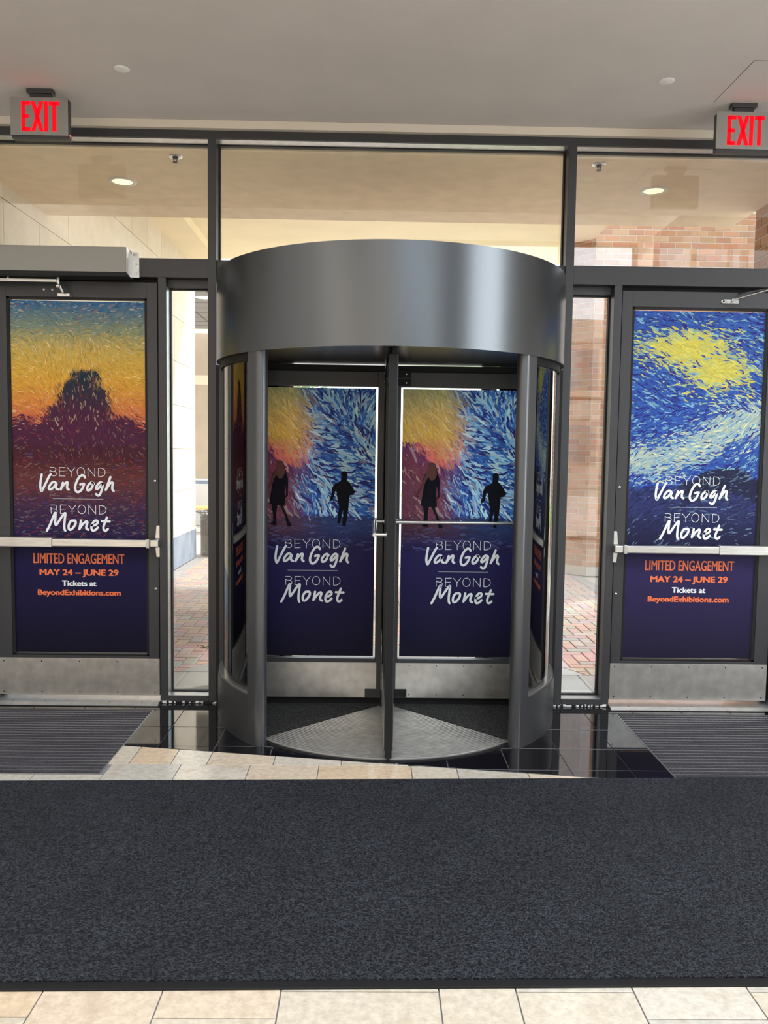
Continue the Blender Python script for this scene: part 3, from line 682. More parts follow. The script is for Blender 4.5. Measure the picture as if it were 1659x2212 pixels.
A0 = 42.8       # half angle of the opening from the x axis
for (a0, a1, nm) in ((180, 180 + A0, 'inner'), (-A0, 0, 'inner'), (0, A0, 'outer'), (180 - A0, 180, 'outer')):
    MB().arc(RG - .008, RG, a0, a1, .25, 2.10, 28).build('curved_glass', 'glass_green', dr)
    base = MB().arc(.975, 1.03, a0, a1, 0.0, .268, 28).build('curved_base', 'post', dr, .002)
    MB().arc(.970, 1.022, a0, a1, .2685, .283, 28).build('base_cap', 'steel' if nm == 'inner' else 'post', base, .004)
    MB().arc(.985, 1.012, a0, a1, 2.055, 2.094, 28).build('top_channel', 'frame_dark', dr)
for a, s in ((180 + A0, 1), (-A0, -1), (A0, 1), (180 - A0, -1)):
    # post: outer face follows the drum, rounded nose towards the opening
    t0 = a; w_ = 4.6
    sg = 1 if (a in (180 + A0, A0)) else -1
    pr = []
    a_in, a_out = R(a - sg * .2), R(a + sg * 3.2)
    o1 = Vector((1.032 * math.cos(a_in), 1.032 * math.sin(a_in))); o2 = Vector((1.030 * math.cos(a_out), 1.030 * math.sin(a_out)))
    i1 = Vector((.955 * math.cos(a_in), .955 * math.sin(a_in))); i2 = Vector((.955 * math.cos(a_out), .955 * math.sin(a_out)))
    mid = (o2 + i2) / 2; rad = (o2 - i2).length / 2; dirn = (o2 - o1).normalized(); rdir = (o2 - i2).normalized()
    pts = [o1, o2] + [mid + rdir * (rad * math.cos(R(th))) + dirn * (rad * math.sin(R(th))) for th in range(15, 180, 15)] + [i2, i1]
    ar_ = sum(pts[i][0] * pts[(i + 1) % len(pts)][1] - pts[(i + 1) % len(pts)][0] * pts[i][1] for i in range(len(pts)))
    if ar_ < 0: pts = pts[::-1]
    b = MB(); b.prism([(p[0], p[1]) for p in pts], 0.0, 2.10); b.smooth = [len(f) == 4 for f in b.f]
    b.build('post', 'post', dr).modifiers.new('e', 'EDGE_SPLIT').split_angle = R(35)
for s in (-1, 1):
    for k, (xa, xb, ya, yb, m) in enumerate(((1.004, 1.030, -.05, .02, 'frame'), (.985, 1.004, -.06, .03, 'frame_dark'), (.955, .985, -.035, .035, 'frame'), (1.030, 1.054, -.02, .12, 'frame_dark'))):
        a, c_ = sorted((s * xa, s * xb)); MB().box(a, c_, ya, yb, .0, 2.094).build('jamb', m, dr)

# ------------------------------------------------------------------ revolving door: wings
ro = empty('revolving_door_wings', (0, 0, 0)); tag(ro, 'four glazed wings of the revolving door with collage posters, inside the drum', 'door wings')
MB().tube((0, 0, .02), (0, 0, 2.11), .028, 24).build('centre_shaft', 'frame_dark', ro)
GIRL = [(255,240),(300,230),(345,245),(365,310),(390,400),(412,470),(414,560),(412,640),(414,710),(385,745),(375,735),(388,690),(382,600),(370,560),(368,680),(375,750),(378,850),(350,855),(370,920),(400,980),(420,1040),(437,1075),(466,1110),(462,1140),(410,1138),(395,1090),(375,1010),(340,920),(305,852),(268,850),(255,950),(253,1060),(258,1128),(177,1120),(180,1095),(215,1060),(205,960),(193,880),(190,840),(155,830),(165,760),(183,650),(195,560),(160,620),(130,680),(120,712),(90,700),(100,660),(150,560),(190,450),(210,390),(240,350),(250,290)]
BOY = [(1145,440),(1140,400),(1160,370),(1200,365),(1228,385),(1232,430),(1220,470),(1228,500),(1270,530),(1300,580),(1332,640),(1338,660),(1305,695),(1262,700),(1255,780),(1250,860),(1240,960),(1222,1060),(1215,1105),(1215,1132),(1165,1120),(1165,1060),(1180,960),(1175,900),(1160,960),(1145,1050),(1137,1095),(1095,1085),(1100,1040),(1110,960),(1120,860),(1100,780),(1088,700),(1080,640),(1062,650),(1048,720),(1030,775),(985,785),(990,750),(1015,690),(1015,620),(1040,560),(1090,530),(1130,510),(1145,480)]
def fig(pts, name):
    # crop units to poster metres: the poster's right edge is at 1613, its z from the floor line
    P = [((x - 1613) / 6.38 / 352 + .768, (1121 - y) / 6.38 / 352 + .815) for x, y in pts]
    tri = tessellate_polygon([[Vector((p[0], p[1], 0)) for p in P]])
    b = MB(); b.add([(p[0], -.0018, p[1]) for p in P], [tuple(t_) for t_ in tri]); me = b.build(name, 'shape', mesh_only=True); return me
ME_G, ME_B = fig(GIRL, 'printed_girl_figure'), fig(BOY, 'printed_boy_figure')
def red_hair():
    b = MB(); P = [(255,240),(300,230),(340,246),(362,310),(372,400),(340,470),(290,480),(255,430),(225,480),(195,560),(150,640),(120,700),(95,690),(150,560),(195,450),(240,350)]
    P = [((x - 1613) / 6.38 / 352 + .768, (1121 - y) / 6.38 / 352 + .815) for x, y in P]
    tri = tessellate_polygon([[Vector((p[0], p[1], 0)) for p in P]]); b.add([(p[0], -.0021, p[1]) for p in P], [tuple(t_) for t_ in tri])
    return b.build('printed_red_hair', mat('printed red hair', (.10, .012, .006), .5), mesh_only=True)
ME_H = red_hair()
b = MB()
for x0, x1, z0, z1 in ((.030, .070, .05, 2.068), (.862, .930, .05, 2.068), (.070, .862, 1.978, 2.068), (.070, .862, .05, .300)): b.box(x0, x1, -.0225, .0225, z0, z1)
WF = b.build('wing', 'frame', mesh_only=True)
ME_GL = MB().box(.068, .864, -.003, .003, .298, 1.98).build('glass', 'glass', mesh_only=True)
b = MB(); kx = (.060, .905)
b.box(kx[0], kx[1], -.0255, -.0226, .110, .275); b.box(.13, kx[1], -.0255, -.0226, .055, .110)
ME_KP = b.build('kick_plate', 'kick', mesh_only=True)
ME_KS = MB().tube((0, -.0255, 0), (0, -.0268, 0), .0035, 8).build('screw', 'frame_dark', mesh_only=True)
b = MB(); b.tube((.045, -.085, 1.160), (.885, -.085, 1.160), .0105, 16)
for x in (.055, .875): b.tube((x, -.085, 1.160), (x, -.02, 1.160), .009, 12); b.lathe([(0, 0), (.016, 0), (.016, .004), (0, .004)], (x, -.0265, 1.160), 16, axis='y')
ME_PB = b.build('push_bar', 'steel', mesh_only=True)
ME_SL = [MB().box(*q_).build('brush_seal', 'rubber', mesh_only=True) for q_ in ((.930, .960, -.019, .016, .02, 2.065), (.03, .955, -.006, .006, .0105, .05), (.03, .955, -.006, .006, 2.068, 2.108))]
ME_HG = MB().box(.035, .128, -.034, -.0225, 0, .042).build('pivot_bracket', 'frame_dark', mesh_only=True)
ME_HS = MB().tube((.10, -.034, 0), (.10, -.037, 0), .004, 10).build('bracket_screw', 'chrome', mesh_only=True)
WL = {0: 'right hand wing facing the viewer, steel push bar across its poster', 180: 'left hand wing facing the viewer', 270: 'wing seen edge on, pointing at the viewer', 90: 'rear wing pointing outdoors'}
for ang in (0, 90, 180, 270):
    wg = bpy.data.objects.new('wing', WF); COL.objects.link(wg); wg.parent = ro; wg.rotation_euler = (0, 0, R(ang)); wg['label'] = WL[ang]
    m_ = wg.modifiers.new('bevel', 'BEVEL'); m_.width = .002; m_.segments = 2
    for nm, me in (('glass', ME_GL), ('kick_plate', ME_KP), ('push_bar', ME_PB), ('brush_seal', ME_SL[0]), ('brush_seal', ME_SL[1]), ('brush_seal', ME_SL[2])): linobj(nm, me, wg, (0, 0, 0))
    for i in range(4):
        for z in (.075, .258): linobj('screw', ME_KS, wg, (.145 + i * .17, 0, z))
    for z in (.064, 1.985, 2.035): linobj('pivot_bracket', ME_HG, wg, (0, 0, z))
    for z in (2.002, 2.055): linobj('bracket_screw', ME_HS, wg, (0, 0, z))
    k2 = linobj('kick_plate', ME_KP, wg, (0, .0481, 0))
    for s in (1, -1):
        # near face and far face carry the same print
        fx = .082 if s > 0 else .850
        rot = (0, 0, 0) if s > 0 else (0, 0, math.pi)
        yy = -.0055 * s
        po = linobj('poster', ME_COL, wg, (fx, yy, .312)); po.rotation_euler = rot; po['label'] = 'collage poster of warm and blue brush strokes with two dark figures'
        tl = (.389 if ang != 180 or s > 0 else .379)
        for nm, me, q in (('title_lettering', ME_T2, (.389, -.0024, .538)), ('printed_girl_figure', ME_G, (0, 0, 0)), ('printed_boy_figure', ME_B, (0, 0, 0)), ('printed_red_hair', ME_H, (0, 0, 0))):
            o = bpy.data.objects.new(nm, me); COL.objects.link(o); o.parent = wg; o.rotation_euler = rot
            v = Matrix.Rotation(rot[2], 3, 'Z') @ Vector(q); o.location = (fx + v.x, yy + v.y, .312 + v.z)

# turning circle in the floor: ribbed metal fan between carpeted sectors
fm = empty('drum_floor', (0, 0, 0)); tag(fm, 'round floor of the revolving door: ribbed metal fan between black carpet sectors', 'door mat')
b = MB(); b.prism([(.965 * math.cos(2 * math.pi * i / 96), .965 * math.sin(2 * math.pi * i / 96)) for i in range(96)], .0005, .0030); b.build('base_plate', 'frame_dark', fm)
b = MB(); r = .06
k = 0
while r < .925:
    b.arc(r, r + .0125, 223.0, 316.0, .003, .0075, 40); r += .0190
o = b.build('metal_rib', 'rib', fm); o['kind'] = 'stuff'; o['label'] = 'concentric metal ribs of the fan shaped grating'
b = MB(); r = .06
while r < .925: b.arc(r, r + .0125, 43.0, 136.0, .003, .0075, 30); r += .0190
o = b.build('metal_rib', 'rib', fm); o['kind'] = 'stuff'
for a0, a1 in ((137, 222.3), (-43.3, 42.3)): MB().arc(.03, .962, a0, a1, .003, .0095, 30).build('carpet_sector', 'carpet_black', fm)
MB().arc(.925, .935, 222.3, 316.7, .0005, .0068, 40).build('edge_ring', 'steel', fm)

# ------------------------------------------------------------------ mats
for s, nm in ((-1, 'left'), (1, 'right')):
    x0, x1 = sorted((s * 1.412, s * 3.3)); cx = (x0 + x1) / 2
    e = empty('entrance_mat', (cx, -.645, 0)); tag(e, 'charcoal ribbed entrance mat let into the floor before the %s door' % nm, 'mat')
    h = (x1 - x0) / 2
    MB().box(-h, h, -.492, .492, -.005, .0012).build('mat_field', 'carpet_strip', e)
    xe = h if s < 0 else -h
    for q_ in ((-h, h, -.497, -.492, -.005, .003), (-h, h, .492, .497, -.005, .003), (xe - .0025, xe + .0025, -.492, .492, -.005, .003)): MB().box(*q_).build('edge_frame', 'alu', e)
    me_r = MB().box(-h + .003, h - .003, -.0022, .0022, .0, .0034).build('rib', 'alu', mesh_only=True)
    me_s = MB().box(-h + .003, h - .003, -.0135, .0135, .0, .0044).build('mat_strip', 'carpet_strip', mesh_only=True)
    for k in range(24):
        y = -.492 + (k + .5) * .041
        linobj('mat_strip', me_s, e, (0, y, .001))
        if k: linobj('rib', me_r, e, (0, y - .0205, .001))
rm = empty('floor_mat', (0, -1.95, 0)); rm.rotation_euler = (0, 0, R(1.2)); tag(rm, 'large blue black looped carpet mat with a black rubber edge in the foreground', 'mat')
# mat outline from its four edges
b = MB(); b.prism([(-2.5, -.770), (2.5, -.800), (2.5, .785), (-2.5, .740)], .0005, .0065); bd = b.build('rubber_border', 'rubber', rm, .002)
b = MB(); b.prism([(-2.5, -.735), (2.5, -.765), (2.5, .775), (-2.5, .732)], .006, .0105); b.build('carpet_pile', 'carpet', rm)

# ------------------------------------------------------------------ exit signs, ceiling fittings
def exit_sign(x, label, side):
    e = empty('exit_sign', (x, -.42, 3.262)); tag(e, label, 'exit sign')
    MB().box(-.152, .158, 0, .045, 0, .208).build('housing', 'exit_body', e, .006)
    f = MB().box(-.156, .156, -.006, 0.0, 0.012, .213).build('face_plate', 'exit_face', e, .004)
    MB().box(-.150, .156, -.002, .045, -.006, .011).build('bottom_plate', 'exit_body', e, .002)
    b = MB(); b.box(-.07, .07, .0, .05, .238, .262); b.box(-.055, .055, .010, .04, .205, .238); b.build('ceiling_mount', 'exit_body', e, .003)
    lt = MB(); h = .158; z0 = .032; T_ = .021
    def L(x0, segs):
        for (a, b_, c_, d_) in segs: lt.box(x0 + a, x0 + b_, -.0075, -.0055, z0 + c_, z0 + d_)
    X0 = -.095
    L(X0, [(0, T_, 0, h), (0, .048, 0, T_), (0, .048, h - T_, h), (0, .042, .068, .068 + T_)])
    xx = X0 + .057
    for (p, q) in (((0, 0), (.046, h)), ((.046, 0), (0, h))):
        vs = []
        for y in (-.0075, -.0055): vs += [(xx + p[0] - T_ * .52 + .006, y, z0 + p[1]), (xx + p[0] + T_ * .52 + .006, y, z0 + p[1]), (xx + q[0] + T_ * .52 + .006, y, z0 + q[1]), (xx + q[0] - T_ * .52 + .006, y, z0 + q[1])]
        lt.add(vs, [(0, 1, 2, 3), (7, 6, 5, 4), (0, 4, 5, 1), (1, 5, 6, 2), (2, 6, 7, 3), (3, 7, 4, 0)])
    L(X0 + .122, [(0, T_, 0, h)]); L(X0 + .150, [(.0165, .0165 + T_, 0, h), (0, .054, h - T_, h)])
    lt.build('exit_letters', 'exit_red', e)
    if side: MB().box(.158, .162, .012, .022, .015, .022).build('indicator_light', 'red_led', e)
exit_sign(-1.933, 'lit red EXIT sign hanging at the left, above the left door', 1)
exit_sign(1.922, 'lit red EXIT sign at the right edge, above the right door', 0)
for x, y, s in ((-1.413, -.663, 'left'), (1.402, -.656, 'right')):
    b = MB(); b.lathe([(0, -.004), (.036, -.004), (.040, -.002), (.040, 0)], (0, 0, 0), 36); o = b.build('ceiling_cover_plate', 'white_plastic', loc=(x, y, 3.5248)); tag(o, 'small round white cover plate on the ceiling, the %s one' % s, 'cover plate', 'ceiling cover plates')

# ------------------------------------------------------------------ outdoors: soffits
SZ = 3.42
so = MB().box(-2.75, 2.75, .15, 1.65, SZ, 3.95).build('ceiling_porch', 'soffit'); tag(so, 'textured beige porch soffit outside the transom windows', 'ceiling', kind='structure')
us = MB().box(-2.75, -2.30, 1.651, 7.06, 4.23, 4.6).box(-2.299, 2.7, 1.651, 7.06, 4.34, 4.6).build('ceiling_canopy', 'uppersoffit'); tag(us, 'cream upper canopy soffit beyond the porch', 'ceiling', kind='structure')
MB().box(-.22, .22, -.08, .08, -.006, 0).build('air_grille', 'frame_dark', us).location = (-1.75, 2.2, 4.339)
for x, y, s in ((-1.847, .788, 'left'), (1.831, .771, 'right')):
    e = empty('downlight', (x, y, SZ)); tag(e, 'round warm lit recessed downlight in the porch soffit, the %s one' % s, 'light', 'porch downlights')
    MB().lathe([(.068, -.003), (.072, -.006), (.092, -.005), (.095, 0.0)], n=40).build('trim_ring', 'white_plastic', e)
    MB().lathe([(0, -.0012), (.05, -.0012), (.0685, -.0018)], n=32).build('lamp_lens', 'lamp', e)
for x, y, s in ((-1.364, .282, 'left'), (1.312, .276, 'right')):
    e = empty('fire_sprinkler', (x, y, SZ)); tag(e, 'small sprinkler head in the porch soffit near the %s mullion' % s, 'sprinkler', 'porch sprinklers')
    MB().lathe([(0, -.002), (.036, -.008), (.044, -.003), (.045, 0)], n=28).build('escutcheon', 'steel', e)
    b = MB(); b.tube((0, 0, -.004), (0, 0, -.018), .022, 14, .012); b.tube((-.013, 0, -.014), (-.004, 0, -.036), .003, 8); b.tube((.013, 0, -.014), (.004, 0, -.036), .003, 8); b.lathe([(0, -.036), (.018, -.036), (.018, -.039), (0, -.039)], n=16); b.build('sprinkler_body', 'binblack', e)

# ------------------------------------------------------------------ outdoors: stone side wall on the left
q = random.Random(9)
sw = MB().box(-3.1, -2.715, .15, 7.06, 0, 4.6).build('wall_porch_left', 'joint'); tag(sw, 'pale travertine clad porch wall seen left through the glass', 'wall', kind='structure')
STN = [(.66, .57, .44), (.70, .61, .49), (.68, .61, .50), (.64, .55, .42)]
for r_ in range(8):
    z0 = .452 + r_ * .572
    js = [7.06 - .62 * k for k in range(12)] if r_ % 2 == 0 else [7.06] + [7.06 - 1.24 * k for k in range(1, 7)]
    js = [j for j in js if j > .2] + [.16]
    for a, c_ in zip(js[1:], js[:-1]):
        c0 = q.choice(STN); MB().box(-2.72, -2.70, a + .003, c_ - .003, z0 + .003, min(4.6, z0 + .569), c0).build('stone_panel', 'stone', sw, .0015)
js = [7.06 - .93 * k for k in range(8)] + [.16]
for a, c_ in zip(js[1:], js[:-1]):
    if c_ > a: MB().box(-2.72, -2.685, a + .003, c_ - .003, 0, .425).build('base_panel', 'bluestone', sw, .003)
    if c_ > a: MB().box(-2.72, -2.675, a + .002, c_ - .002, .426, .450, (.72, .66, .54)).build('base_cap', 'stone', sw, .003)
# return end of the wall
MB().box(-3.1, -2.70, 7.061, 7.08, 0, 4.6, (.80, .70, .55)).build('stone_panel', 'stone', sw)

# ------------------------------------------------------------------ outdoors: brick walls on the right
BRK = [(.50, .25, .13), (.54, .28, .15), (.45, .22, .12), (.56, .31, .17), (.48, .26, .15), (.56, .33, .20)]
def brick_wall(name, label, origin, dirv, length, z0, z1, vis, seed):
    """bricks stand proud of the mortar core; vis(s,z) tells which are built singly"""
    qq = random.Random(seed); dv = Vector((*dirv, 0)).normalized(); nv = Vector((dv.y, -dv.x, 0))      # outward face
    o_ = Vector((*origin, 0))
    def P(s_, n_, z): return tuple(o_ + dv * s_ + nv * n_ + Vector((0, 0, z)))
    core = MB(); th = .22
    core.add([P(0, -th, z0), P(length, -th, z0), P(length, 0, z0), P(0, 0, z0), P(0, -th, z1), P(length, -th, z1), P(length, 0, z1), P(0, 0, z1)], [(0, 1, 2, 3)[::-1], (4, 5, 6, 7), (0, 1, 5, 4), (1, 2, 6, 5), (2, 3, 7, 6), (3, 0, 4, 7)])
    w_ = core.build(name, 'mortar'); tag(w_, label, 'wall', kind='structure')
    rest = MB(); cnt = 0; nr = int((z1 - z0) / .0762)
    for r_ in range(nr):
        z = z0 + r_ * .0762 + .004; s_ = -.1 if r_ % 2 else 0.0
        while s_ < length - .01:
            a, c_ = max(0, s_) + .004, min(length, s_ + .203) - .004
            if c_ - a > .02:
                pr = .005 + qq.uniform(-.0008, .0012); col = qq.choice(BRK); col = tuple(x * qq.uniform(.92, 1.08) for x in col)
                vs = [P(a, 0, z), P(c_, 0, z), P(c_, 0, z + .067), P(a, 0, z + .067), P(a + .002, pr, z + .002), P(c_ - .002, pr, z + .002), P(c_ - .002, pr, z + .065), P(a + .002, pr, z + .065)]
                fs = [(4, 5, 6, 7), (0, 1, 5, 4), (1, 2, 6, 5), (2, 3, 7, 6), (3, 0, 4, 7)]
                if vis((a + c_) / 2, z) and cnt < 300: bb = MB(); bb.add(vs, fs, col); bb.build('brick', 'brick', w_); cnt += 1
                else: rest.add(vs, fs, col)
            s_ += .203
    if rest.v: ro_ = rest.build('brick_field', 'brick', w_); ro_['kind'] = 'stuff'
    return w_
brick_wall('wall_brick_far', 'brick wall facing the entrance, right beyond the paving', (2.73, 5.60), (1, 0), 2.2, .12, 4.72, lambda s, z: s < .28 or (z > 3.9 and s < 1.9), 1)
brick_wall('wall_brick_angled', 'shaded return face of the brick wall, right', (2.40, 5.93), (.33, -.33), .4667, .12, 4.72, lambda s, z: True, 2)
brick_wall('wall_brick_near', 'near brick side wall at the right edge of the porch', (2.752, 1.20), (0, -1), 1.05, .0, 3.60, lambda s, z: z > 2.3, 3)
bs = MB(); bs.prism([(2.72, 5.585), (4.93, 5.585), (4.93, 5.85), (2.72, 5.85)], 0, .118); bs.prism([(2.385, 5.92), (2.715, 5.588), (2.88, 5.76), (2.56, 6.09)], 0, .118)
tag(bs.build('trim_4', 'concrete'), 'pale stone plinth below the far brick wall', 'plinth', kind='structure')

# ------------------------------------------------------------------ outdoors: paving
gr = MB().box(-30, 30, .151, 45, -.12, -.02).box(-30, 40, -45, -10.2, -.12, -.02).box(5.1, 40, -10.2, .15, -.12, -.02).box(-30, -4.5, -10.2, .15, -.12, -.02).build('ground', 'road'); tag(gr, 'outdoor paving of red clay pavers with grey granite edging', 'ground', kind='structure')
GC = [(.30, .29, .28), (.33, .32, .31), (.28, .275, .27)]
def slab(p, c_): 
    if len(p) > 2 and parea(p) > .0005: MB().prism(p, -.03, -.004, c_, .002).build('granite_slab', 'granite', gr)
gx = [-2.7, -2.1, -1.4, -.7, 0, .7, 1.4, 2.1, 2.7]
for i in range(len(gx) - 1): slab(rect(gx[i], gx[i + 1], .155, .748), q.choice(GC))
ARC = 1.645
def arc_pts(a0, a1, n_): return [(ARC * math.cos(R(a0 + (a1 - a0) * k / n_)), ARC * math.sin(R(a0 + (a1 - a0) * k / n_))) for k in range(n_ + 1)]
aa = math.degrees(math.asin(.752 / ARC))
for k in range(6):
    a0 = aa + (180 - 2 * aa) * k / 6 + .15; a1 = aa + (180 - 2 * aa) * (k + 1) / 6 - .15; pp = arc_pts(a0, a1, 5)
    slab(([(pp[0][0], .752)] if k else []) + pp + ([(pp[-1][0], .752)] if k < 5 else []), q.choice(GC))
for s in (-1, 1):
    y = .752
    while y < (7 if s < 0 else 5.5):
        a, c_ = sorted((s * 2.53, s * 2.68)); slab(rect(a, c_, y, min(y + .61, 7.0)), q.choice(GC)); y += .61
PVC = [(.40, .28, .24), (.43, .29, .25), (.36, .31, .29), (.39, .32, .29), (.44, .31, .27), (.33, .28, .26)]
PA, PB = .2, .1
singles, rest = 0, MB(); cand = []
for m_ in range(-80, 120):
    for n_ in range(-60, 60):
        ox = (n_ * 4 + m_) * PB; oy = m_ * PB
        for kx_, ky_, w1, h1 in ((0, 0, PA, PB), (2, 0, PB, PA)):
            x0 = ox + kx_ * PB; y0 = oy + .75 + ky_ * PB - (PB if kx_ else 0)
            if x0 > 2.53 or x0 + w1 < -2.53 or y0 > 8.2 or y0 + h1 < .75: continue
            p = [(x0 + .003, y0 + .003), (x0 + w1 - .003, y0 + .003), (x0 + w1 - .003, y0 + h1 - .003), (x0 + .003, y0 + h1 - .003)]
            p = clip(p, 0, -1, -.755); p = clip(p, 1, 0, 2.525); p = clip(p, -1, 0, 2.525)
            if len(p) < 3 or parea(p) < .001: continue
            cx, cy = x0 + w1 / 2, y0 + h1 / 2; rr = math.hypot(cx, cy)
            if rr < ARC - .09: continue
            if any(math.hypot(*v) < ARC for v in p):
                th = math.atan2(cy, cx); p = clip(p, -math.cos(th), -math.sin(th), -ARC - .003)
                if len(p) < 3 or parea(p) < .001: continue
            # seen through a sidelight?
            t_ = (cy + 5.045); sx = -0.104 + (cx + .104) * 5.155 / t_
            vis = (1.09 < abs(sx) < 1.38)
            cand.append((not vis, cy, p))
cand.sort(key=lambda c_: (c_[0], c_[1]))
nv = 0
for hid, cy, p in cand:
    c0 = q.choice(PVC); c0 = tuple(x * q.uniform(.9, 1.12) for x in c0)
    if not hid and nv < 300: MB().prism(p, -.03, -.003 + q.uniform(-.001, .001), c0, .0035).build('paver', 'paver', gr); nv += 1
    else: rest.prism(p, -.03, -.003 + q.uniform(-.001, .001), c0, .0035)
o = rest.build('paver_field', 'paver', gr); o['kind'] = 'stuff'
# weed sprig
b = MB(); qs = random.Random(2)
for k in range(16):
    a = qs.uniform(0, 6.28); l = qs.uniform(.01, .03); x, y = qs.uniform(-.03, .03), qs.uniform(-.02, .02)
    b.add([(x, y, .001), (x + l * math.cos(a + .4), y + l * math.sin(a + .4), .008), (x + 1.6 * l * math.cos(a), y + 1.6 * l * math.sin(a), .005), (x + l * math.cos(a - .4), y + l * math.sin(a - .4), .007)], [(0, 1, 2, 3)], (.12, .22, .06) if k % 3 else (.7, .68, .55))
tag(b.build('leaf_sprig', 'leaf', loc=(-1.42, 1.48, 0)), 'tiny green and white leaf sprig lying on the red pavers', 'leaves')

# ------------------------------------------------------------------ outdoors: litter bin
lb = empty('litter_bin', (-2.455, 7.43, -.003)); tag(lb, 'black slatted steel litter bin with a flared rim at the end of the stone wall', 'bin')
MB().lathe([(0, 0), (.24, 0), (.24, .07), (.22, .09), (.22, .10), (0, .10)], n=32).build('base', 'binblack', lb)
MB().lathe([(0, .10), (.205, .10), (.205, .60), (0, .60)], n=28).build('liner', 'frame_dark', lb)
ms = MB().box(-.014, .014, -.006, .0, .05, .56).build('slat', 'binblack', mesh_only=True)
mf = MB(); pts = [(0, .56), (.006, .60), (.03, .63), (.075, .655), (.08, .65), (.035, .62), (.012, .59), (.008, .56)]
mf.add([(-.012, -p[0], p[1]) for p in pts] + [(.012, -p[0], p[1]) for p in pts], [(i, (i + 1) % 8, 8 + (i + 1) % 8, 8 + i) for i in range(8)]); mf = mf.build('flared_slat', 'binblack', mesh_only=True)
for k in range(28):
    a = 2 * math.pi * k / 28; x, y = .232 * math.sin(a), -.232 * math.cos(a)
    for nm, me in (('slat', ms), ('flared_slat', mf)): o = linobj(nm, me, lb, (x, y, 0)); o.rotation_euler = (0, 0, a)
MB().lathe([(.225, .535), (.243, .535), (.243, .575), (.225, .575)], n=40).build('band', 'binblack', lb)
MB().lathe([(.30, .650), (.318, .650), (.318, .662), (.30, .662), (.30, .650)], n=40).build('rim', 'binblack', lb)

# ------------------------------------------------------------------ outdoors: beyond
fb = empty('hotel_building', (-9.5, 13, 0)); tag(fb, 'tan stone building far beyond the left sidelight', 'building')
for z0, z1, m in ((0, .9, 'bluestone'), (.95, 3.0, 'tan'), (3.0, 3.2, 'soffit'), (3.2, 4.1, 'tan'), (4.1, 6, 'uppersoffit')): MB().box(-6, 6.0, 0, .5 + z0 * .01, z0, z1).build('wall_course', m, fb)
for x in (2.6, 4.4): MB().box(x, x + .5, -.02, .1, .95, 3.0).build('pilaster', 'uppersoffit', fb)
gc = MB().box(-6.0, -2.5, 7.2, 12.5, 4.12, 4.2).build('ceiling_passage', 'gridceil'); tag(gc, 'grey grid ceiling over the passage seen through the left sidelight', 'ceiling', kind='structure')
for k in range(10): MB().box(-5.9, -2.55, 7.3 + k * .52, 7.33 + k * .52, 4.117, 4.121).build('grid_bar', 'frame_dark', gc)
for k in range(6): MB().box(-5.8 + k * .6, -5.77 + k * .6, 7.2, 12.5, 4.117, 4.121).build('grid_bar', 'frame_dark', gc)
e = empty('passage_downlight', (-2.95, 8.9, 4.116)); tag(e, 'white round light in the grid ceiling seen through the left sidelight', 'light')
MB().lathe([(.0, -.004), (.10, -.006), (.13, 0)], n=24).build('lamp_lens', mat('cool lamp', (.9, .9, .9), .4, emis=(1, .97, .9), estr=2.0), e)
bn = empty('bench', (-3.2, 11.0, -.01)); tag(bn, 'orange slatted bench far behind the litter bin', 'bench')
for k in range(5): MB().box(-1, 1, -.3 + k * .13, -.2 + k * .13, .44, .48).build('slat', 'orangewood', bn)
for x in (-.9, .9): MB().box(x - .04, x + .04, -.3, .35, 0, .44).build('leg', 'binblack', bn)
lw = MB().box(-8, -2.6, 12.3, 12.6, -.01, .85).build('planter_wall', 'concrete'); tag(lw, 'low pale planter wall far behind the bench', 'planter')
lawn = MB().box(1.0, 14, 11, 26, -.02, .005).build('lawn', 'grass'); tag(lawn, 'green lawn glimpsed through the right curved glass', 'lawn', kind='stuff')
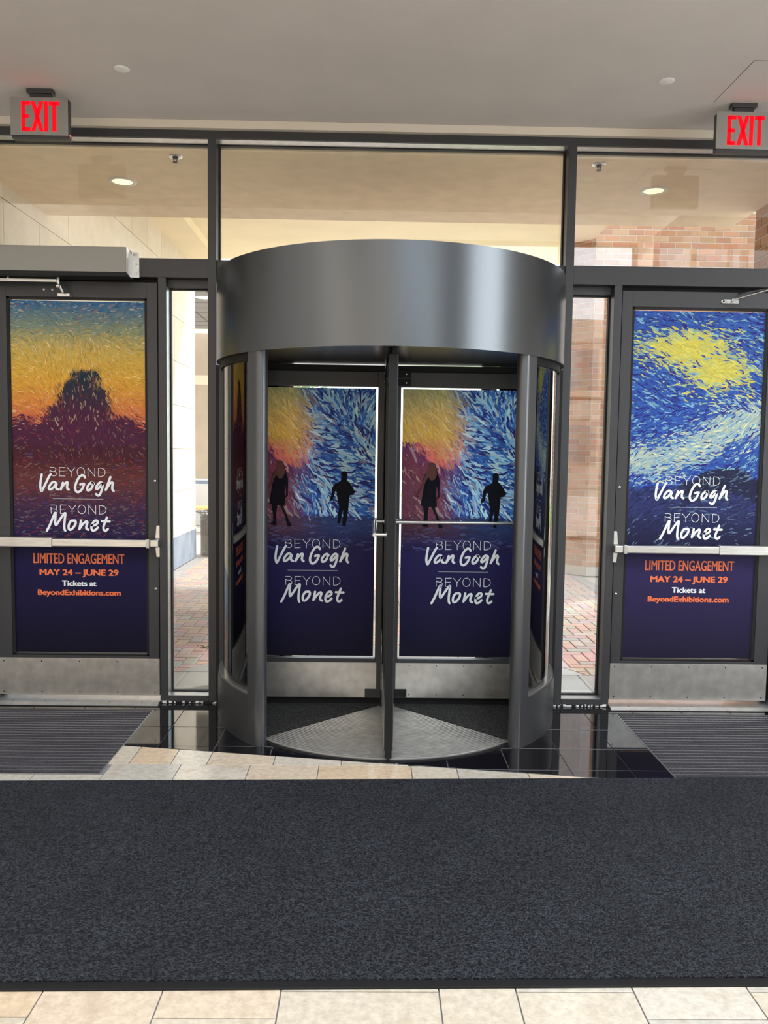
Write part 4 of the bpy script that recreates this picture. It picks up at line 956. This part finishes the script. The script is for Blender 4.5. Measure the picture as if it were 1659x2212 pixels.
def tree(x, y, h, seed, label):
    e = empty('tree', (x, y, .012)); tag(e, label, 'tree')
    MB().tube((0, 0, 0), (.1, 0, h * .55), .14, 12, .07).tube((.1, 0, h * .5), (.6, .2, h * .8), .06, 8, .03).tube((.1, 0, h * .5), (-.5, -.1, h * .8), .06, 8, .03).build('trunk', 'bark', e)
    qq = random.Random(seed); b = MB()
    for k in range(2600):
        v = Vector((qq.gauss(0, 1), qq.gauss(0, 1), qq.gauss(0, 1))).normalized() * (qq.random() ** .35); c_ = Vector((v.x * h * .32, v.y * h * .32, h * .72 + v.z * h * .3))
        u = Vector((qq.gauss(0, 1), qq.gauss(0, 1), qq.gauss(0, 1))).normalized(); w2 = u.orthogonal().normalized(); s_ = qq.uniform(.05, .11)
        g_ = qq.uniform(.7, 1.3); b.add([c_ - u * s_, c_ + w2 * s_ * .6, c_ + u * s_, c_ - w2 * s_ * .6], [(0, 1, 2, 3)], (.22 * g_, .36 * g_, .07 * g_))
    b.build('foliage', 'leaf', e)['kind'] = 'stuff'
tree(4.5, 15, 5.5, 1, 'green tree beyond the right curved glass of the drum')
tree(-2.9, 18.5, 4.6, 2, 'green tree seen in the slit left of the revolving wing')
# behind the viewer, mirrored in the panes
def office(x, y, wd, dp, fl_, label, col):
    e = empty('office_building', (x, y, 0)); tag(e, label, 'building')
    MB().box(0, wd, -dp, 0, 0, fl_ * 3.6 + .8).build('wall', col, e)
    pm = MB().box(0, 1.5, 0, .06, 0, 1.9).build('window', 'officeglass', mesh_only=True)
    n_ = int((wd - .6) / 1.9)
    for f in range(fl_):
        for k in range(n_): linobj('window', pm, e, (.5 + k * 1.9, 0, 1.1 + f * 3.6))
        MB().box(-.1, wd + .1, -.1, .16, f * 3.6 + 3.3, f * 3.6 + 3.55).build('ledge', 'concrete', e)
    return e
office(12.2, -24, 20, 10, 5, 'grey office block mirrored in the right transom pane', 'office').rotation_euler = (0, 0, R(30))
office(1.0, -34, 11, 8, 2, 'low pale building mirrored beside the office block', 'concrete')
